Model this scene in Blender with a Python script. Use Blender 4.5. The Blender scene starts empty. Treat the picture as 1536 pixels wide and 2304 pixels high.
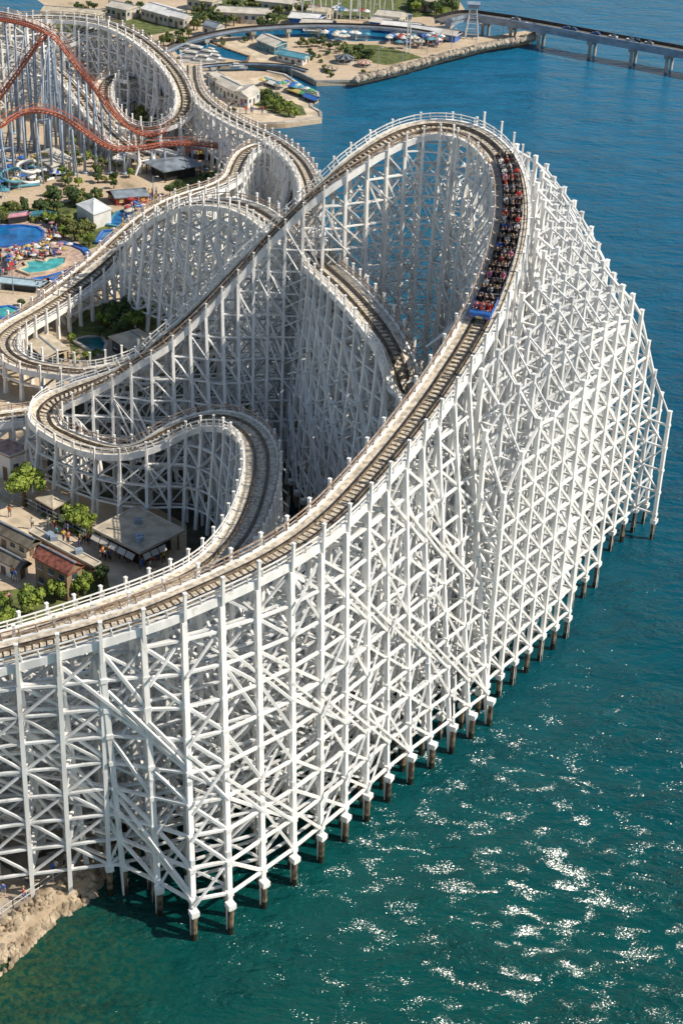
import bpy, math, random
import numpy as np
from mathutils import Vector, Matrix
from mathutils.geometry import tessellate_polygon
random.seed(7); rng = np.random.default_rng(7)
S = bpy.context.scene; COL = S.collection
rad = math.radians
# ------------------------------------------------------------------ camera
F = 3900.0; HC = 110.0; PITCH = 30.0; ROLL = 2.4
fwd = Vector((0, math.cos(rad(PITCH)), -math.sin(rad(PITCH))))
right = Vector((1, 0, 0)); up = right.cross(fwd)
cr, sr = math.cos(rad(ROLL)), math.sin(rad(ROLL))
R2 = right*cr - up*sr*-1.0; U2 = up*cr - right*sr
R2.normalize(); U2.normalize()
CAMP = Vector((0, 0, HC))
M = Matrix(((R2.x, U2.x, -fwd.x), (R2.y, U2.y, -fwd.y), (R2.z, U2.z, -fwd.z)))
def at(px, py, z=0.0):
    d = R2*((px-768)/F) - U2*((py-1152)/F) + fwd
    t = (z-HC)/d.z
    return CAMP + d*t
def scl(px, py, z=0.0):
    p = at(px, py, z) - CAMP
    return F/p.dot(fwd)
cam = bpy.data.cameras.new('camera'); camo = bpy.data.objects.new('camera', cam); COL.objects.link(camo)
cam.sensor_fit = 'HORIZONTAL'; cam.sensor_width = 36; cam.lens = 36*F/1536; cam.clip_end = 12000; cam.clip_start = 1
camo.matrix_world = Matrix.Translation(CAMP) @ M.to_4x4()
S.camera = camo
# ------------------------------------------------------------------ light
SUN_AZ = 99.0; SUN_EL = 44.0     # azimuth clockwise from +Y
sun = bpy.data.lights.new('sun', 'SUN'); suno = bpy.data.objects.new('sun', sun); COL.objects.link(suno)
sun.energy = 5.0; sun.angle = rad(0.5); sun.color = (1.0, 0.92, 0.79)
sd = Vector((math.sin(rad(SUN_AZ))*math.cos(rad(SUN_EL)), math.cos(rad(SUN_AZ))*math.cos(rad(SUN_EL)), math.sin(rad(SUN_EL))))
suno.rotation_euler = sd.to_track_quat('Z', 'Y').to_euler()
W = bpy.data.worlds.new('World'); S.world = W; W.use_nodes = True
nt = W.node_tree; bg = nt.nodes['Background']; sky = nt.nodes.new('ShaderNodeTexSky'); sky.sky_type = 'NISHITA'
sky.sun_disc = False; sky.sun_elevation = rad(SUN_EL); sky.sun_rotation = rad(SUN_AZ); sky.air_density = 1.2; sky.dust_density = 0.6
nt.links.new(sky.outputs[0], bg.inputs[0]); bg.inputs[1].default_value = 0.10
S.view_settings.view_transform = 'Standard'; S.view_settings.look = 'None'; S.view_settings.exposure = 0
# ------------------------------------------------------------------ materials
MATS = {}
def mat(name, col, rough=0.7, var=0.18, scale=1.2, metal=0.0, col2=None, bump=0.0, bscale=8.0, spec=0.5, stretch=None):
    if name in MATS: return MATS[name]
    m = bpy.data.materials.new(name); m.use_nodes = True; t = m.node_tree; b = t.nodes['Principled BSDF']
    b.inputs['Roughness'].default_value = rough; b.inputs['Metallic'].default_value = metal
    b.inputs['Specular IOR Level'].default_value = spec
    tc = t.nodes.new('ShaderNodeNewGeometry'); n = t.nodes.new('ShaderNodeTexNoise'); n.inputs['Scale'].default_value = scale
    n.inputs['Detail'].default_value = 6
    src = tc.outputs['Position']
    if stretch:
        mp = t.nodes.new('ShaderNodeMapping'); mp.inputs['Scale'].default_value = stretch
        t.links.new(src, mp.inputs[0]); src = mp.outputs[0]
    t.links.new(src, n.inputs['Vector'])
    r = t.nodes.new('ShaderNodeValToRGB')
    c2 = col2 or tuple(c*(1-var*1.6) for c in col)
    r.color_ramp.elements[0].position = 0.36; r.color_ramp.elements[0].color = (*c2, 1)
    r.color_ramp.elements[1].position = 0.62; r.color_ramp.elements[1].color = (*[min(1, c*(1+var*.35)) for c in col], 1)
    t.links.new(n.outputs['Fac'], r.inputs[0]); t.links.new(r.outputs[0], b.inputs['Base Color'])
    if bump:
        n2 = t.nodes.new('ShaderNodeTexNoise'); n2.inputs['Scale'].default_value = bscale; t.links.new(src, n2.inputs['Vector'])
        bp = t.nodes.new('ShaderNodeBump'); bp.inputs['Strength'].default_value = bump
        t.links.new(n2.outputs['Fac'], bp.inputs['Height']); t.links.new(bp.outputs[0], b.inputs['Normal'])
    MATS[name] = m; return m
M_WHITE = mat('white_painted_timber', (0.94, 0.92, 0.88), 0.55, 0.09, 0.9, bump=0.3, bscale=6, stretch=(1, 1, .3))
M_WHITE2 = mat('shade_grey_weathered_timber', (0.73, 0.735, 0.73), 0.7, 0.18, 0.6)  # greyer copy of the white, paints shade onto interior timbers
def weather(m, col, amt, sc, stretch):
    t = m.node_tree; b = t.nodes['Principled BSDF']; src = b.inputs['Base Color'].links[0].from_socket
    g = t.nodes.new('ShaderNodeNewGeometry'); mp = t.nodes.new('ShaderNodeMapping'); mp.inputs['Scale'].default_value = stretch; t.links.new(g.outputs['Position'], mp.inputs[0])
    n = t.nodes.new('ShaderNodeTexNoise'); n.inputs['Scale'].default_value = sc; n.inputs['Detail'].default_value = 4; t.links.new(mp.outputs[0], n.inputs['Vector'])
    r = t.nodes.new('ShaderNodeMapRange'); r.inputs[1].default_value = .60; r.inputs[2].default_value = .72; r.inputs[4].default_value = amt; t.links.new(n.outputs['Fac'], r.inputs[0])
    x = t.nodes.new('ShaderNodeMix'); x.data_type = 'RGBA'; x.inputs[7].default_value = (*col, 1); t.links.new(r.outputs[0], x.inputs[0]); t.links.new(src, x.inputs[6]); t.links.new(x.outputs[2], b.inputs['Base Color'])
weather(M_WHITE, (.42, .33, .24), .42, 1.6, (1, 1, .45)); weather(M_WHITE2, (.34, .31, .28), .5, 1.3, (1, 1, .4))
M_WOOD = mat('weathered_plank', (0.66, 0.57, 0.44), 0.85, 0.35, 3.0)
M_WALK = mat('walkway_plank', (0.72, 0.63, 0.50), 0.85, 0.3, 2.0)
M_FLOOR = mat('dark_tan_plank', (0.52, 0.44, 0.33), 0.9, 0.3, 2.0)  # darker tan for the planks under the ties
M_RAILW = mat('laminated_rail_timber', (0.25, 0.19, 0.13), 0.7, 0.4, 2.0)
M_STEEL = mat('dark_running_steel', (0.09, 0.08, 0.075), 0.35, 0.3, 2.0, metal=0.6)
M_RUSTY = mat('rusty_handrail', (0.30, 0.19, 0.12), 0.7, 0.4, 1.5, col2=(0.5, 0.45, 0.4))
M_PILE = mat('wet_timber_pile', (0.22, 0.16, 0.10), 0.75, 0.5, 1.5, col2=(0.05, 0.04, 0.03))
M_CONC = mat('pale_concrete', (0.50, 0.47, 0.42), 0.85, 0.25, 0.4)
M_ORANGE = mat('orange_painted_steel', (0.46, 0.13, 0.07), 0.55, 0.25, 1.0, col2=(0.33, 0.11, 0.07))
M_COLUMN = mat('blue_grey_steel', (0.30, 0.37, 0.46), 0.45, 0.2, 0.6)
M_TAN = mat('tan_roofing', (0.56, 0.48, 0.36), 0.85, 0.2, 0.7)
M_GREYR = mat('grey_blue_roofing', (0.24, 0.28, 0.32), 0.5, 0.25, 0.6)
M_REDR = mat('red_tile_roofing', (0.33, 0.11, 0.075), 0.8, 0.35, 2.0)
M_CREAM = mat('cream_wall', (0.58, 0.53, 0.45), 0.8, 0.15, 0.5)
M_WWALL = mat('white_wall', (0.72, 0.71, 0.68), 0.7, 0.12, 0.5)
M_BROWNW = mat('brown_wall', (0.22, 0.14, 0.09), 0.8, 0.3, 1.0)
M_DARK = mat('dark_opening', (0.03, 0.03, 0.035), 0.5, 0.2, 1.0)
M_GLASS = mat('dark_glass', (0.05, 0.08, 0.11), 0.12, 0.2, 1.0)
M_TEALR = mat('teal_roofing', (0.10, 0.30, 0.38), 0.55, 0.2, 0.5)
M_RED = mat('red_plastic', (0.42, 0.06, 0.05), 0.45, 0.2, 1.0)
M_YEL = mat('yellow_canvas', (0.60, 0.46, 0.16), 0.6, 0.2, 1.0)
M_BLUE = mat('blue_paint', (0.045, 0.16, 0.50), 0.3, 0.2, 1.0)
M_NAVY = mat('navy_paint', (0.014, 0.022, 0.05), 0.3, 0.2, 1.0)
M_BLACK = mat('black_plastic', (0.02, 0.02, 0.024), 0.5, 0.3, 1.0)
M_PINK = mat('pink_canvas', (0.55, 0.25, 0.30), 0.6, 0.2, 1.0)
M_GREEN = mat('green_canvas', (0.10, 0.35, 0.16), 0.6, 0.2, 1.0)
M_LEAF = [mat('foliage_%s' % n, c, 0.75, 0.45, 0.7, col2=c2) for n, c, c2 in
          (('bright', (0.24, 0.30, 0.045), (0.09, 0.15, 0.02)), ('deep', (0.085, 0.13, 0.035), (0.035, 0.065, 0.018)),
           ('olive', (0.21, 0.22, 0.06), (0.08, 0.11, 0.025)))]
M_TRUNK = mat('tree_bark', (0.12, 0.085, 0.055), 0.9, 0.3, 4)
M_SKIN = mat('skin', (0.50, 0.30, 0.21), 0.6, 0.1, 3)
M_HAIR = mat('dark_hair', (0.035, 0.022, 0.015), 0.7, 0.2, 5)
M_ROCK = mat('riprap_stone', (0.43, 0.35, 0.25), 0.9, 0.5, .8, col2=(0.20, 0.145, 0.09))
M_GRASS = mat('grass', (0.13, 0.15, 0.04), 0.95, 0.4, 0.8, col2=(0.06, 0.08, 0.025), bump=.5, bscale=6)
M_POOL = mat('blue_pool_water', (0.012, 0.16, 0.42), 0.08, 0.25, 0.5, bump=.15, bscale=3)
M_POOL2 = mat('aqua_pool_water', (0.08, 0.45, 0.45), 0.08, 0.25, 0.7, bump=.15, bscale=3)
M_PAVE = mat('pale_paving', (0.66, 0.54, 0.39), 0.9, 0.2, 0.4)
M_PAVE2 = mat('pinkish_pool_deck', (0.55, 0.40, 0.31), 0.9, 0.25, 1.2)
M_ROAD = mat('asphalt', (0.16, 0.15, 0.14), 0.9, 0.2, 0.8)
# ground : tan paving with stains, joints and dusty patches
def ground_mat():
    m = bpy.data.materials.new('park_ground'); m.use_nodes = True; t = m.node_tree; b = t.nodes['Principled BSDF']; b.inputs['Roughness'].default_value = 0.95
    g = t.nodes.new('ShaderNodeNewGeometry')
    def noise(s, d=6):
        n = t.nodes.new('ShaderNodeTexNoise'); n.inputs['Scale'].default_value = s; n.inputs['Detail'].default_value = d; t.links.new(g.outputs['Position'], n.inputs['Vector']); return n
    r = t.nodes.new('ShaderNodeValToRGB'); e = r.color_ramp.elements
    e[0].position = .22; e[0].color = (.10, .10, .045, 1); e[1].position = .72; e[1].color = (.66, .54, .40, 1)
    x = e.new(.32); x.color = (.28, .22, .14, 1); x = e.new(.38); x.color = (.52, .40, .27, 1); x = e.new(.55); x.color = (.60, .47, .33, 1)
    n1 = noise(.09, 8); t.links.new(n1.outputs['Fac'], r.inputs[0])
    n2 = noise(1.8, 5); mx = t.nodes.new('ShaderNodeMix'); mx.data_type = 'RGBA'; mx.blend_type = 'MULTIPLY'; mx.inputs[0].default_value = .55
    r2 = t.nodes.new('ShaderNodeValToRGB'); r2.color_ramp.elements[0].position = .3; r2.color_ramp.elements[0].color = (.55, .53, .5, 1); r2.color_ramp.elements[1].position = .6; r2.color_ramp.elements[1].color = (1, 1, 1, 1)
    t.links.new(n2.outputs['Fac'], r2.inputs[0]); t.links.new(r.outputs[0], mx.inputs[6]); t.links.new(r2.outputs[0], mx.inputs[7])
    t.links.new(mx.outputs[2], b.inputs['Base Color']); return m
M_GROUND = ground_mat()
def water_mat():
    m = bpy.data.materials.new('sea_water'); m.use_nodes = True; t = m.node_tree; b = t.nodes['Principled BSDF']
    b.inputs['IOR'].default_value = 1.33; b.inputs['Roughness'].default_value = 0.13; b.inputs['Specular IOR Level'].default_value = 0.36
    g = t.nodes.new('ShaderNodeNewGeometry'); L = t.links.new
    def mp(scale, rot=0):
        n = t.nodes.new('ShaderNodeMapping'); n.inputs['Scale'].default_value = scale; n.inputs['Rotation'].default_value = (0, 0, rot); L(g.outputs['Position'], n.inputs[0]); return n.outputs[0]
    def noise(vec, s, d, dist=0):
        n = t.nodes.new('ShaderNodeTexNoise'); n.inputs['Scale'].default_value = s; n.inputs['Detail'].default_value = d; n.inputs['Distortion'].default_value = dist; L(vec, n.inputs['Vector']); return n.outputs['Fac']
    def mth(op, a, b_, c=None):
        n = t.nodes.new('ShaderNodeMath'); n.operation = op
        for i, v in enumerate((a, b_, c)):
            if v is None: continue
            if isinstance(v, (int, float)): n.inputs[i].default_value = v
            else: L(v, n.inputs[i])
        return n.outputs[0]
    v1 = mp((1, 1.9, 1), .5)
    chop = noise(v1, .42, 3, .3); mid = noise(mp((1, 1.5, 1), .2), 1.5, 3, .2); fine = noise(mp((1, 1.3, 1), .8), 5.0, 2)
    gust = noise(mp((1, 2.2, 1), .9), .07, 5, .4)
    gr = t.nodes.new('ShaderNodeMapRange'); gr.inputs[1].default_value = .42; gr.inputs[2].default_value = .66; gr.inputs[3].default_value = .45; gr.inputs[4].default_value = 1.25; L(gust, gr.inputs[0])
    g2 = t.nodes.new('ShaderNodeMapRange'); g2.inputs[1].default_value = .46; g2.inputs[2].default_value = .60; g2.inputs[3].default_value = .25; g2.inputs[4].default_value = 1.0; L(noise(mp((1, 1.8, 1), .9), .16, 6, .5), g2.inputs[0])
    h = mth('ADD', mth('MULTIPLY', chop, 1.5), mth('MULTIPLY', mid, .55)); h = mth('ADD', h, mth('MULTIPLY', mth('MULTIPLY', fine, .34), g2.outputs[0]))
    h = mth('MULTIPLY', h, gr.outputs[0])
    bp = t.nodes.new('ShaderNodeBump'); bp.inputs['Strength'].default_value = 1.0; bp.inputs['Distance'].default_value = 0.40
    L(h, bp.inputs['Height'])
    # glitter shaped in off the piles : flecks of normals aimed between sun and camera
    q = at(1230, 2040); toc = (CAMP-q).normalized(); hv = (toc+sd).normalized()
    def vm(op, a, b_):
        n = t.nodes.new('ShaderNodeVectorMath'); n.operation = op
        for i, v in enumerate((a, b_)):
            if isinstance(v, (tuple, Vector)): n.inputs[i].default_value = tuple(v)
            else: L(v, n.inputs[i])
        return n.outputs['Value'] if op == 'DISTANCE' else n.outputs[0]
    def rng_(v, a, b_, c=0.0, d_=1.0):
        n = t.nodes.new('ShaderNodeMapRange'); n.inputs[1].default_value = a; n.inputs[2].default_value = b_; n.inputs[3].default_value = c; n.inputs[4].default_value = d_; L(v, n.inputs[0]); return n.outputs[0]
    qq = vm('MULTIPLY', g.outputs['Position'], (1, .62, 1))
    reg = rng_(vm('DISTANCE', qq, (q.x, q.y*.62, 0)), 2, 24, .80, 0.25); far_ = rng_(vm('DISTANCE', qq, (q.x-6, q.y*.62+4, 0)), 12, 50, .62, 0.0)
    reg = mth('MAXIMUM', reg, far_)
    clus = rng_(noise(mp((1, 1.7, 1), .35), .33, 3, .4), .46, .66)
    fl = noise(mp((1, 2.0, 1), .15), 6.6, 3, .8); thr = mth('SUBTRACT', .78, mth('MULTIPLY', mth('MULTIPLY', reg, mth('ADD', clus, .42)), .40))
    m_ = mth('MULTIPLY', mth('SUBTRACT', fl, thr), 11); m_ = mth('MINIMUM', mth('MAXIMUM', m_, 0.0), 1.0)
    mxn = t.nodes.new('ShaderNodeMix'); mxn.data_type = 'VECTOR'; L(m_, mxn.inputs[0]); L(bp.outputs[0], mxn.inputs[4]); 
    nc = t.nodes.new('ShaderNodeTexNoise'); nc.inputs['Scale'].default_value = 4.1; nc.inputs['Detail'].default_value = 2; L(mp((1, 1.6, 1), .4), nc.inputs['Vector'])
    L(vm('ADD', tuple(hv), vm('MULTIPLY', vm('SUBTRACT', nc.outputs['Color'], (.5, .5, .5)), (.75, .75, .2))), mxn.inputs[5])
    L(vm('NORMALIZE', mxn.outputs[1], (0, 0, 0)), b.inputs['Normal'])
    # depth colour : shallow green at the shore, teal off the piles, blue out at sea
    sx = t.nodes.new('ShaderNodeSeparateXYZ'); L(g.outputs['Position'], sx.inputs[0])
    yy = mth('ADD', sx.outputs[1], mth('MULTIPLY', sx.outputs[0], .35))
    mr = t.nodes.new('ShaderNodeMapRange'); mr.inputs[1].default_value = 95; mr.inputs[2].default_value = 420; L(yy, mr.inputs[0])
    r = t.nodes.new('ShaderNodeValToRGB'); e = r.color_ramp.elements
    e[0].position = 0; e[0].color = (.002, .060, .052, 1); e[1].position = 1; e[1].color = (.006, .14, .27, 1)
    for p, c in ((.10, (.0015, .062, .062)), (.24, (.001, .065, .088)), (.45, (.001, .080, .145)), (.7, (.002, .108, .205))):
        x = e.new(p); x.color = (*c, 1)
    L(mr.outputs[0], r.inputs[0])
    # shallows around the rocky corner
    vd = t.nodes.new('ShaderNodeVectorMath'); vd.operation = 'DISTANCE'; L(g.outputs['Position'], vd.inputs[0]); q = at(-60, 2200); vd.inputs[1].default_value = q
    ms = t.nodes.new('ShaderNodeMapRange'); ms.inputs[1].default_value = 5; ms.inputs[2].default_value = 22; ms.inputs[3].default_value = 1; ms.inputs[4].default_value = 0; L(mth('ADD', vd.outputs['Value'], mth('MULTIPLY', noise(g.outputs['Position'], .35, 5), 6)), ms.inputs[0])
    sh = t.nodes.new('ShaderNodeValToRGB'); sh.color_ramp.elements[0].color = (.003, .05, .036, 1); sh.color_ramp.elements[0].position = .4; sh.color_ramp.elements[1].color = (.045, .085, .035, 1); sh.color_ramp.elements[1].position = .62
    L(noise(g.outputs['Position'], 1.6, 6, .6), sh.inputs[0])
    mx = t.nodes.new('ShaderNodeMix'); mx.data_type = 'RGBA'; L(ms.outputs[0], mx.inputs[0]); L(r.outputs[0], mx.inputs[6]); L(sh.outputs[0], mx.inputs[7])
    # darker and lighter streaks by gust
    m2 = t.nodes.new('ShaderNodeMix'); m2.data_type = 'RGBA'; m2.blend_type = 'MULTIPLY'; m2.inputs[0].default_value = 1
    r3 = t.nodes.new('ShaderNodeValToRGB'); r3.color_ramp.elements[0].position = .35; r3.color_ramp.elements[0].color = (.86, .87, .89, 1); r3.color_ramp.elements[1].position = .68; r3.color_ramp.elements[1].color = (1.06, 1.06, 1.05, 1)
    L(noise(v1, .16, 8, .5), r3.inputs[0]); L(mx.outputs[2], m2.inputs[6]); L(r3.outputs[0], m2.inputs[7]); L(m2.outputs[2], b.inputs['Base Color'])
    return m
M_WATER = water_mat()
# ------------------------------------------------------------------ mesh helpers
class MB:
    def __init__(s): s.v = []; s.f = []; s.m = []
    def beam(s, p, q, w, h=None, ref=None, mi=0, jit=0.0):
        h = h or w
        px, py, pz = p; qx, qy, qz = q
        if jit:
            r = random.uniform
            px += r(-jit, jit); py += r(-jit, jit); pz += r(-jit, jit); qx += r(-jit, jit); qy += r(-jit, jit); qz += r(-jit, jit)
        dx, dy, dz = qx-px, qy-py, qz-pz; l = math.sqrt(dx*dx+dy*dy+dz*dz)
        if l < 1e-4: return
        dx /= l; dy /= l; dz /= l
        if ref is None or abs(dz) < .6:
            if abs(dz) > .95: rx, ry, rz = (1, 0, 0) if ref is None else ref
            else: rx, ry, rz = 0, 0, 1
        else: rx, ry, rz = ref
        ax, ay, az = dy*rz-dz*ry, dz*rx-dx*rz, dx*ry-dy*rx
        k = math.sqrt(ax*ax+ay*ay+az*az)
        if k < 1e-6: ax, ay, az = 1, 0, 0; k = 1
        ax /= k; ay /= k; az /= k
        bx, by, bz = ay*dz-az*dy, az*dx-ax*dz, ax*dy-ay*dx
        w2, h2 = w/2, h/2; n = len(s.v)
        for (X, Y, Z) in ((px, py, pz), (qx, qy, qz)):
            for (a, c) in ((-w2, -h2), (w2, -h2), (w2, h2), (-w2, h2)):
                s.v.append((X+ax*a+bx*c, Y+ay*a+by*c, Z+az*a+bz*c))
        for f in ((0, 1, 5, 4), (1, 2, 6, 5), (2, 3, 7, 6), (3, 0, 4, 7), (3, 2, 1, 0), (4, 5, 6, 7)):
            s.f.append(tuple(n+i for i in f)); s.m.append(mi)
    def box(s, c, sz, rz=0.0, mi=0):
        ca, sa = math.cos(rz), math.sin(rz); n = len(s.v)
        for z in (-.5, .5):
            for (x, y) in ((-.5, -.5), (.5, -.5), (.5, .5), (-.5, .5)):
                X, Y = x*sz[0], y*sz[1]
                s.v.append((c[0]+X*ca-Y*sa, c[1]+X*sa+Y*ca, c[2]+z*sz[2]))
        for f in ((0, 1, 5, 4), (1, 2, 6, 5), (2, 3, 7, 6), (3, 0, 4, 7), (3, 2, 1, 0), (4, 5, 6, 7)):
            s.f.append(tuple(n+i for i in f)); s.m.append(mi)
    def tube(s, pts, r, n=8, mi=0, cap=True):
        pts = [Vector(p) for p in pts]; rs = r if isinstance(r, (list, tuple)) else [r]*len(pts)
        base = len(s.v)
        for i, p in enumerate(pts):
            d = (pts[min(i+1, len(pts)-1)]-pts[max(i-1, 0)]).normalized()
            a = d.cross(Vector((0, 0, 1)) if abs(d.z) < .9 else Vector((1, 0, 0))).normalized(); b = a.cross(d)
            for k in range(n):
                t = 2*math.pi*k/n; s.v.append(tuple(p+a*(math.cos(t)*rs[i])+b*(math.sin(t)*rs[i])))
        for i in range(len(pts)-1):
            for k in range(n):
                k2 = (k+1) % n
                s.f.append((base+i*n+k, base+i*n+k2, base+(i+1)*n+k2, base+(i+1)*n+k)); s.m.append(mi)
        if cap:
            s.f.append(tuple(base+k for k in range(n-1, -1, -1))); s.m.append(mi)
            s.f.append(tuple(base+(len(pts)-1)*n+k for k in range(n))); s.m.append(mi)
    def poly(s, pts, mi=0):
        n = len(s.v); s.v += [tuple(p) for p in pts]; s.f.append(tuple(range(n, n+len(pts)))); s.m.append(mi)
    def prism(s, pts, z0, z1, mi=0):
        n = len(s.v); k = len(pts)
        a = sum(pts[i][0]*pts[(i+1) % k][1]-pts[(i+1) % k][0]*pts[i][1] for i in range(k))
        if a < 0: pts = pts[::-1]
        s.v += [(p[0], p[1], z0) for p in pts]+[(p[0], p[1], z1) for p in pts]
        for i in range(k): s.f.append((n+i, n+(i+1) % k, n+k+(i+1) % k, n+k+i)); s.m.append(mi)
        for tri in tessellate_polygon([[Vector((p[0], p[1], 0)) for p in pts]]):
            t = list(tri); A, B, C = (pts[i] for i in t)
            if (B[0]-A[0])*(C[1]-A[1])-(B[1]-A[1])*(C[0]-A[0]) < 0: t = t[::-1]
            s.f.append(tuple(n+k+i for i in t)); s.m.append(mi)
    def build(s, name, mats, parent=None, smooth=False, loc=None):
        me = bpy.data.meshes.new(name)
        v = s.v
        if loc is not None: v = [(a-loc[0], b-loc[1], c-loc[2]) for a, b, c in v]
        me.from_pydata(v, [], s.f)
        if not isinstance(mats, (list, tuple)): mats = [mats]
        for m in mats: me.materials.append(m)
        if len(mats) > 1: me.polygons.foreach_set('material_index', s.m)
        if smooth: me.polygons.foreach_set('use_smooth', [True]*len(me.polygons))
        o = bpy.data.objects.new(name, me); COL.objects.link(o)
        if loc is not None: o.location = loc
        if parent is not None:
            o.parent = parent
            if loc is None: o.location = tuple(-c for c in parent.location) if parent.parent is None else (0, 0, 0)
        return o
def tag(o, label, cat, group=None, kind=None):
    if label: o['label'] = label
    if cat: o['category'] = cat
    if group: o['group'] = group
    if kind: o['kind'] = kind
    return o
def thing(name, label, cat, loc=(0, 0, 0), rz=0, group=None):
    o = bpy.data.objects.new(name, None); COL.objects.link(o); o.location = loc; o.rotation_euler = (0, 0, rz); o.empty_display_size = .5
    return tag(o, label, cat, group)
def part(mb, name, m, parent, smooth=False, local=False):
    """world-coordinate mesh under a thing at location L (no rotation) ; local=True: coordinates are already local"""
    o = mb.build(name, m, None, smooth); o.parent = parent
    if not local:
        p = parent; L = Vector((0, 0, 0))
        while p is not None: L += Vector(p.location); p = p.parent
        o.location = -L
    return o
def dup(root, loc, rz=0, scale=1, label=None, group=None, mats=None):
    r = root.copy(); COL.objects.link(r); r.location = loc; r.rotation_euler = (0, 0, rz)
    r.scale = (scale,)*3 if isinstance(scale, (int, float)) else scale
    if label: r['label'] = label
    if group: r['group'] = group
    for ch in list(root.children):
        c = ch.copy(); COL.objects.link(c); c.parent = r
        for g in ch.children:
            d = g.copy(); COL.objects.link(d); d.parent = c
    return r
def struct(mb, name, m):
    o = mb.build(name, m); o['kind'] = 'structure'; return o
# ------------------------------------------------------------------ land and water
GZ = 1.0
coast = [(-400, 2330), (-60, 2165), (40, 2105), (130, 2035), (200, 1985), (225, 1910), (300, 1760), (430, 1600), (560, 1420), (640, 1240), (660, 1060), (668, 860),
         (676, 640), (700, 500), (712, 420), (690, 360), (640, 322), (604, 305), (575, 281), (640, 277), (724, 266), (722, 252), (700, 240), (703, 226), (718, 218), (716, 208), (690, 202), (670, 190),
         (640, 168), (600, 160), (560, 158), (520, 160), (440, 160), (425, 153), (470, 146), (560, 142), (640, 150), (680, 166), (712, 183), (805, 180), (900, 158), (1000, 128), (1100, 103), (1193, 88), (1205, 74), (1180, 68), (1120, 78), (1060, 84), (1020, 80),
         (1010, 60), (1030, 40), (1045, 20), (1030, -5), (1000, -60), (900, -200), (-400, -260), (-700, 300), (-900, 900), (-900, 1500)]
def gpts(px, z=GZ): return [tuple(at(x, y, z)) for x, y in px]
landpoly = gpts(coast)
def inpoly(x, y, P):
    c = False; j = len(P)-1
    for i in range(len(P)):
        if (P[i][1] > y) != (P[j][1] > y) and x < (P[j][0]-P[i][0])*(y-P[i][1])/(P[j][1]-P[i][1])+P[i][0]: c = not c
        j = i
    return c
def island(x, y): return inpoly(x, y, landpoly)
b = MB(); b.prism([(p[0], p[1]) for p in landpoly], -3, GZ); land = struct(b, 'ground', M_GROUND)
b = MB(); b.poly([(-6000, -3000, 0), (6000, -3000, 0), (6000, 9000, 0), (-6000, 9000, 0)]); struct(b, 'sea', M_WATER)
b = MB(); b.poly([(-6000, -3000, -8), (6000, -3000, -8), (6000, 9000, -8), (-6000, 9000, -8)]); struct(b, 'seabed', M_PAVE)
# inlets inside the land (sheets over the ground)
def sheet(px, name, m, z, kind='structure', curb=None):
    b = MB(); P = gpts(px, z); b.prism([(p[0], p[1]) for p in P], GZ-.3, z); o = b.build(name, m); o['kind'] = kind; return o
sheet([(390, 108), (430, 98), (470, 97), (512, 112), (560, 128), (556, 138), (500, 128), (450, 118), (400, 122)], 'canal', M_WATER, GZ+.02)
sheet([(470, 68), (560, 60), (640, 57), (760, 60), (850, 64), (900, 72), (896, 90), (800, 92), (700, 84), (600, 80), (500, 82)], 'lagoon', M_WATER, GZ+.02)
sheet([(-60, -20), (80, -4), (108, 16), (90, 30), (60, 34), (-60, 30)], 'inlet', M_WATER, GZ+.02)
# grass and planted beds, paving
for P in ([(780, 98), (850, 100), (920, 118), (950, 128), (870, 145), (820, 138), (770, 118)], [(690, 60), (730, 66), (700, 78)],
          [(0, 460), (90, 470), (200, 440), (260, 480), (240, 545), (200, 560), (140, 520), (60, 478), (0, 485)],
          [(590, 205), (680, 238), (690, 258), (640, 262), (560, 232)], [(290, 232), (380, 240), (395, 270), (330, 285), (285, 262)],
          [(0, 1330), (80, 1320), (240, 1290), (250, 1340), (120, 1400), (0, 1420)], [(110, 1140), (230, 1195), (200, 1220), (90, 1160)], [(200, 690), (345, 670), (355, 740), (250, 760), (160, 790), (150, 740)],
          [(400, 400), (500, 380), (540, 400), (480, 440), (420, 450), (370, 420)], [(430, 0), (1040, -30), (1030, 30), (900, 40), (640, 44), (430, 40)], [(120, 40), (420, 20), (430, 60), (330, 80), (130, 70)]):
    sheet(P, 'grass', M_GRASS, GZ+.035)
for P in ([(450, 205), (520, 182), (600, 168), (680, 195), (700, 230), (718, 262), (576, 277), (500, 262)], [(470, 90), (570, 84), (600, 96), (620, 130), (580, 138), (560, 118)]):
    sheet(P, 'quay_paving', M_PAVE, GZ+.03)
sheet([(0, 570), (60, 560), (140, 545), (185, 560), (205, 585), (180, 612), (120, 632), (0, 650)], 'pool_deck', M_PAVE2, GZ+.05)
sheet([(-40, 500), (60, 498), (112, 505), (128, 528), (100, 560), (30, 572), (-40, 575)], 'pool_deck', M_PAVE2, GZ+.055)
M_SOIL_SHADE = mat('soil_and_painted_shade', (0.075, 0.065, 0.045), 0.95, 0.5, 0.5, col2=(0.03, 0.04, 0.02))  # painted shade under the coasters; real soil only in the planters
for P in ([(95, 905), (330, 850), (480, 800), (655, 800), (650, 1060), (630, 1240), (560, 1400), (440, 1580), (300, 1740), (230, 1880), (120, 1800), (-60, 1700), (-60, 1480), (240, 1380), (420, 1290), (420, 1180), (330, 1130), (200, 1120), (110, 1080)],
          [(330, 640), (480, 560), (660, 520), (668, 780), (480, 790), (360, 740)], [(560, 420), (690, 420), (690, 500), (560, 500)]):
    sheet(P, 'soil_and_shade', M_SOIL_SHADE, GZ+.02)  # dark sheets put the shade below the lattice into the ground colour
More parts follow.
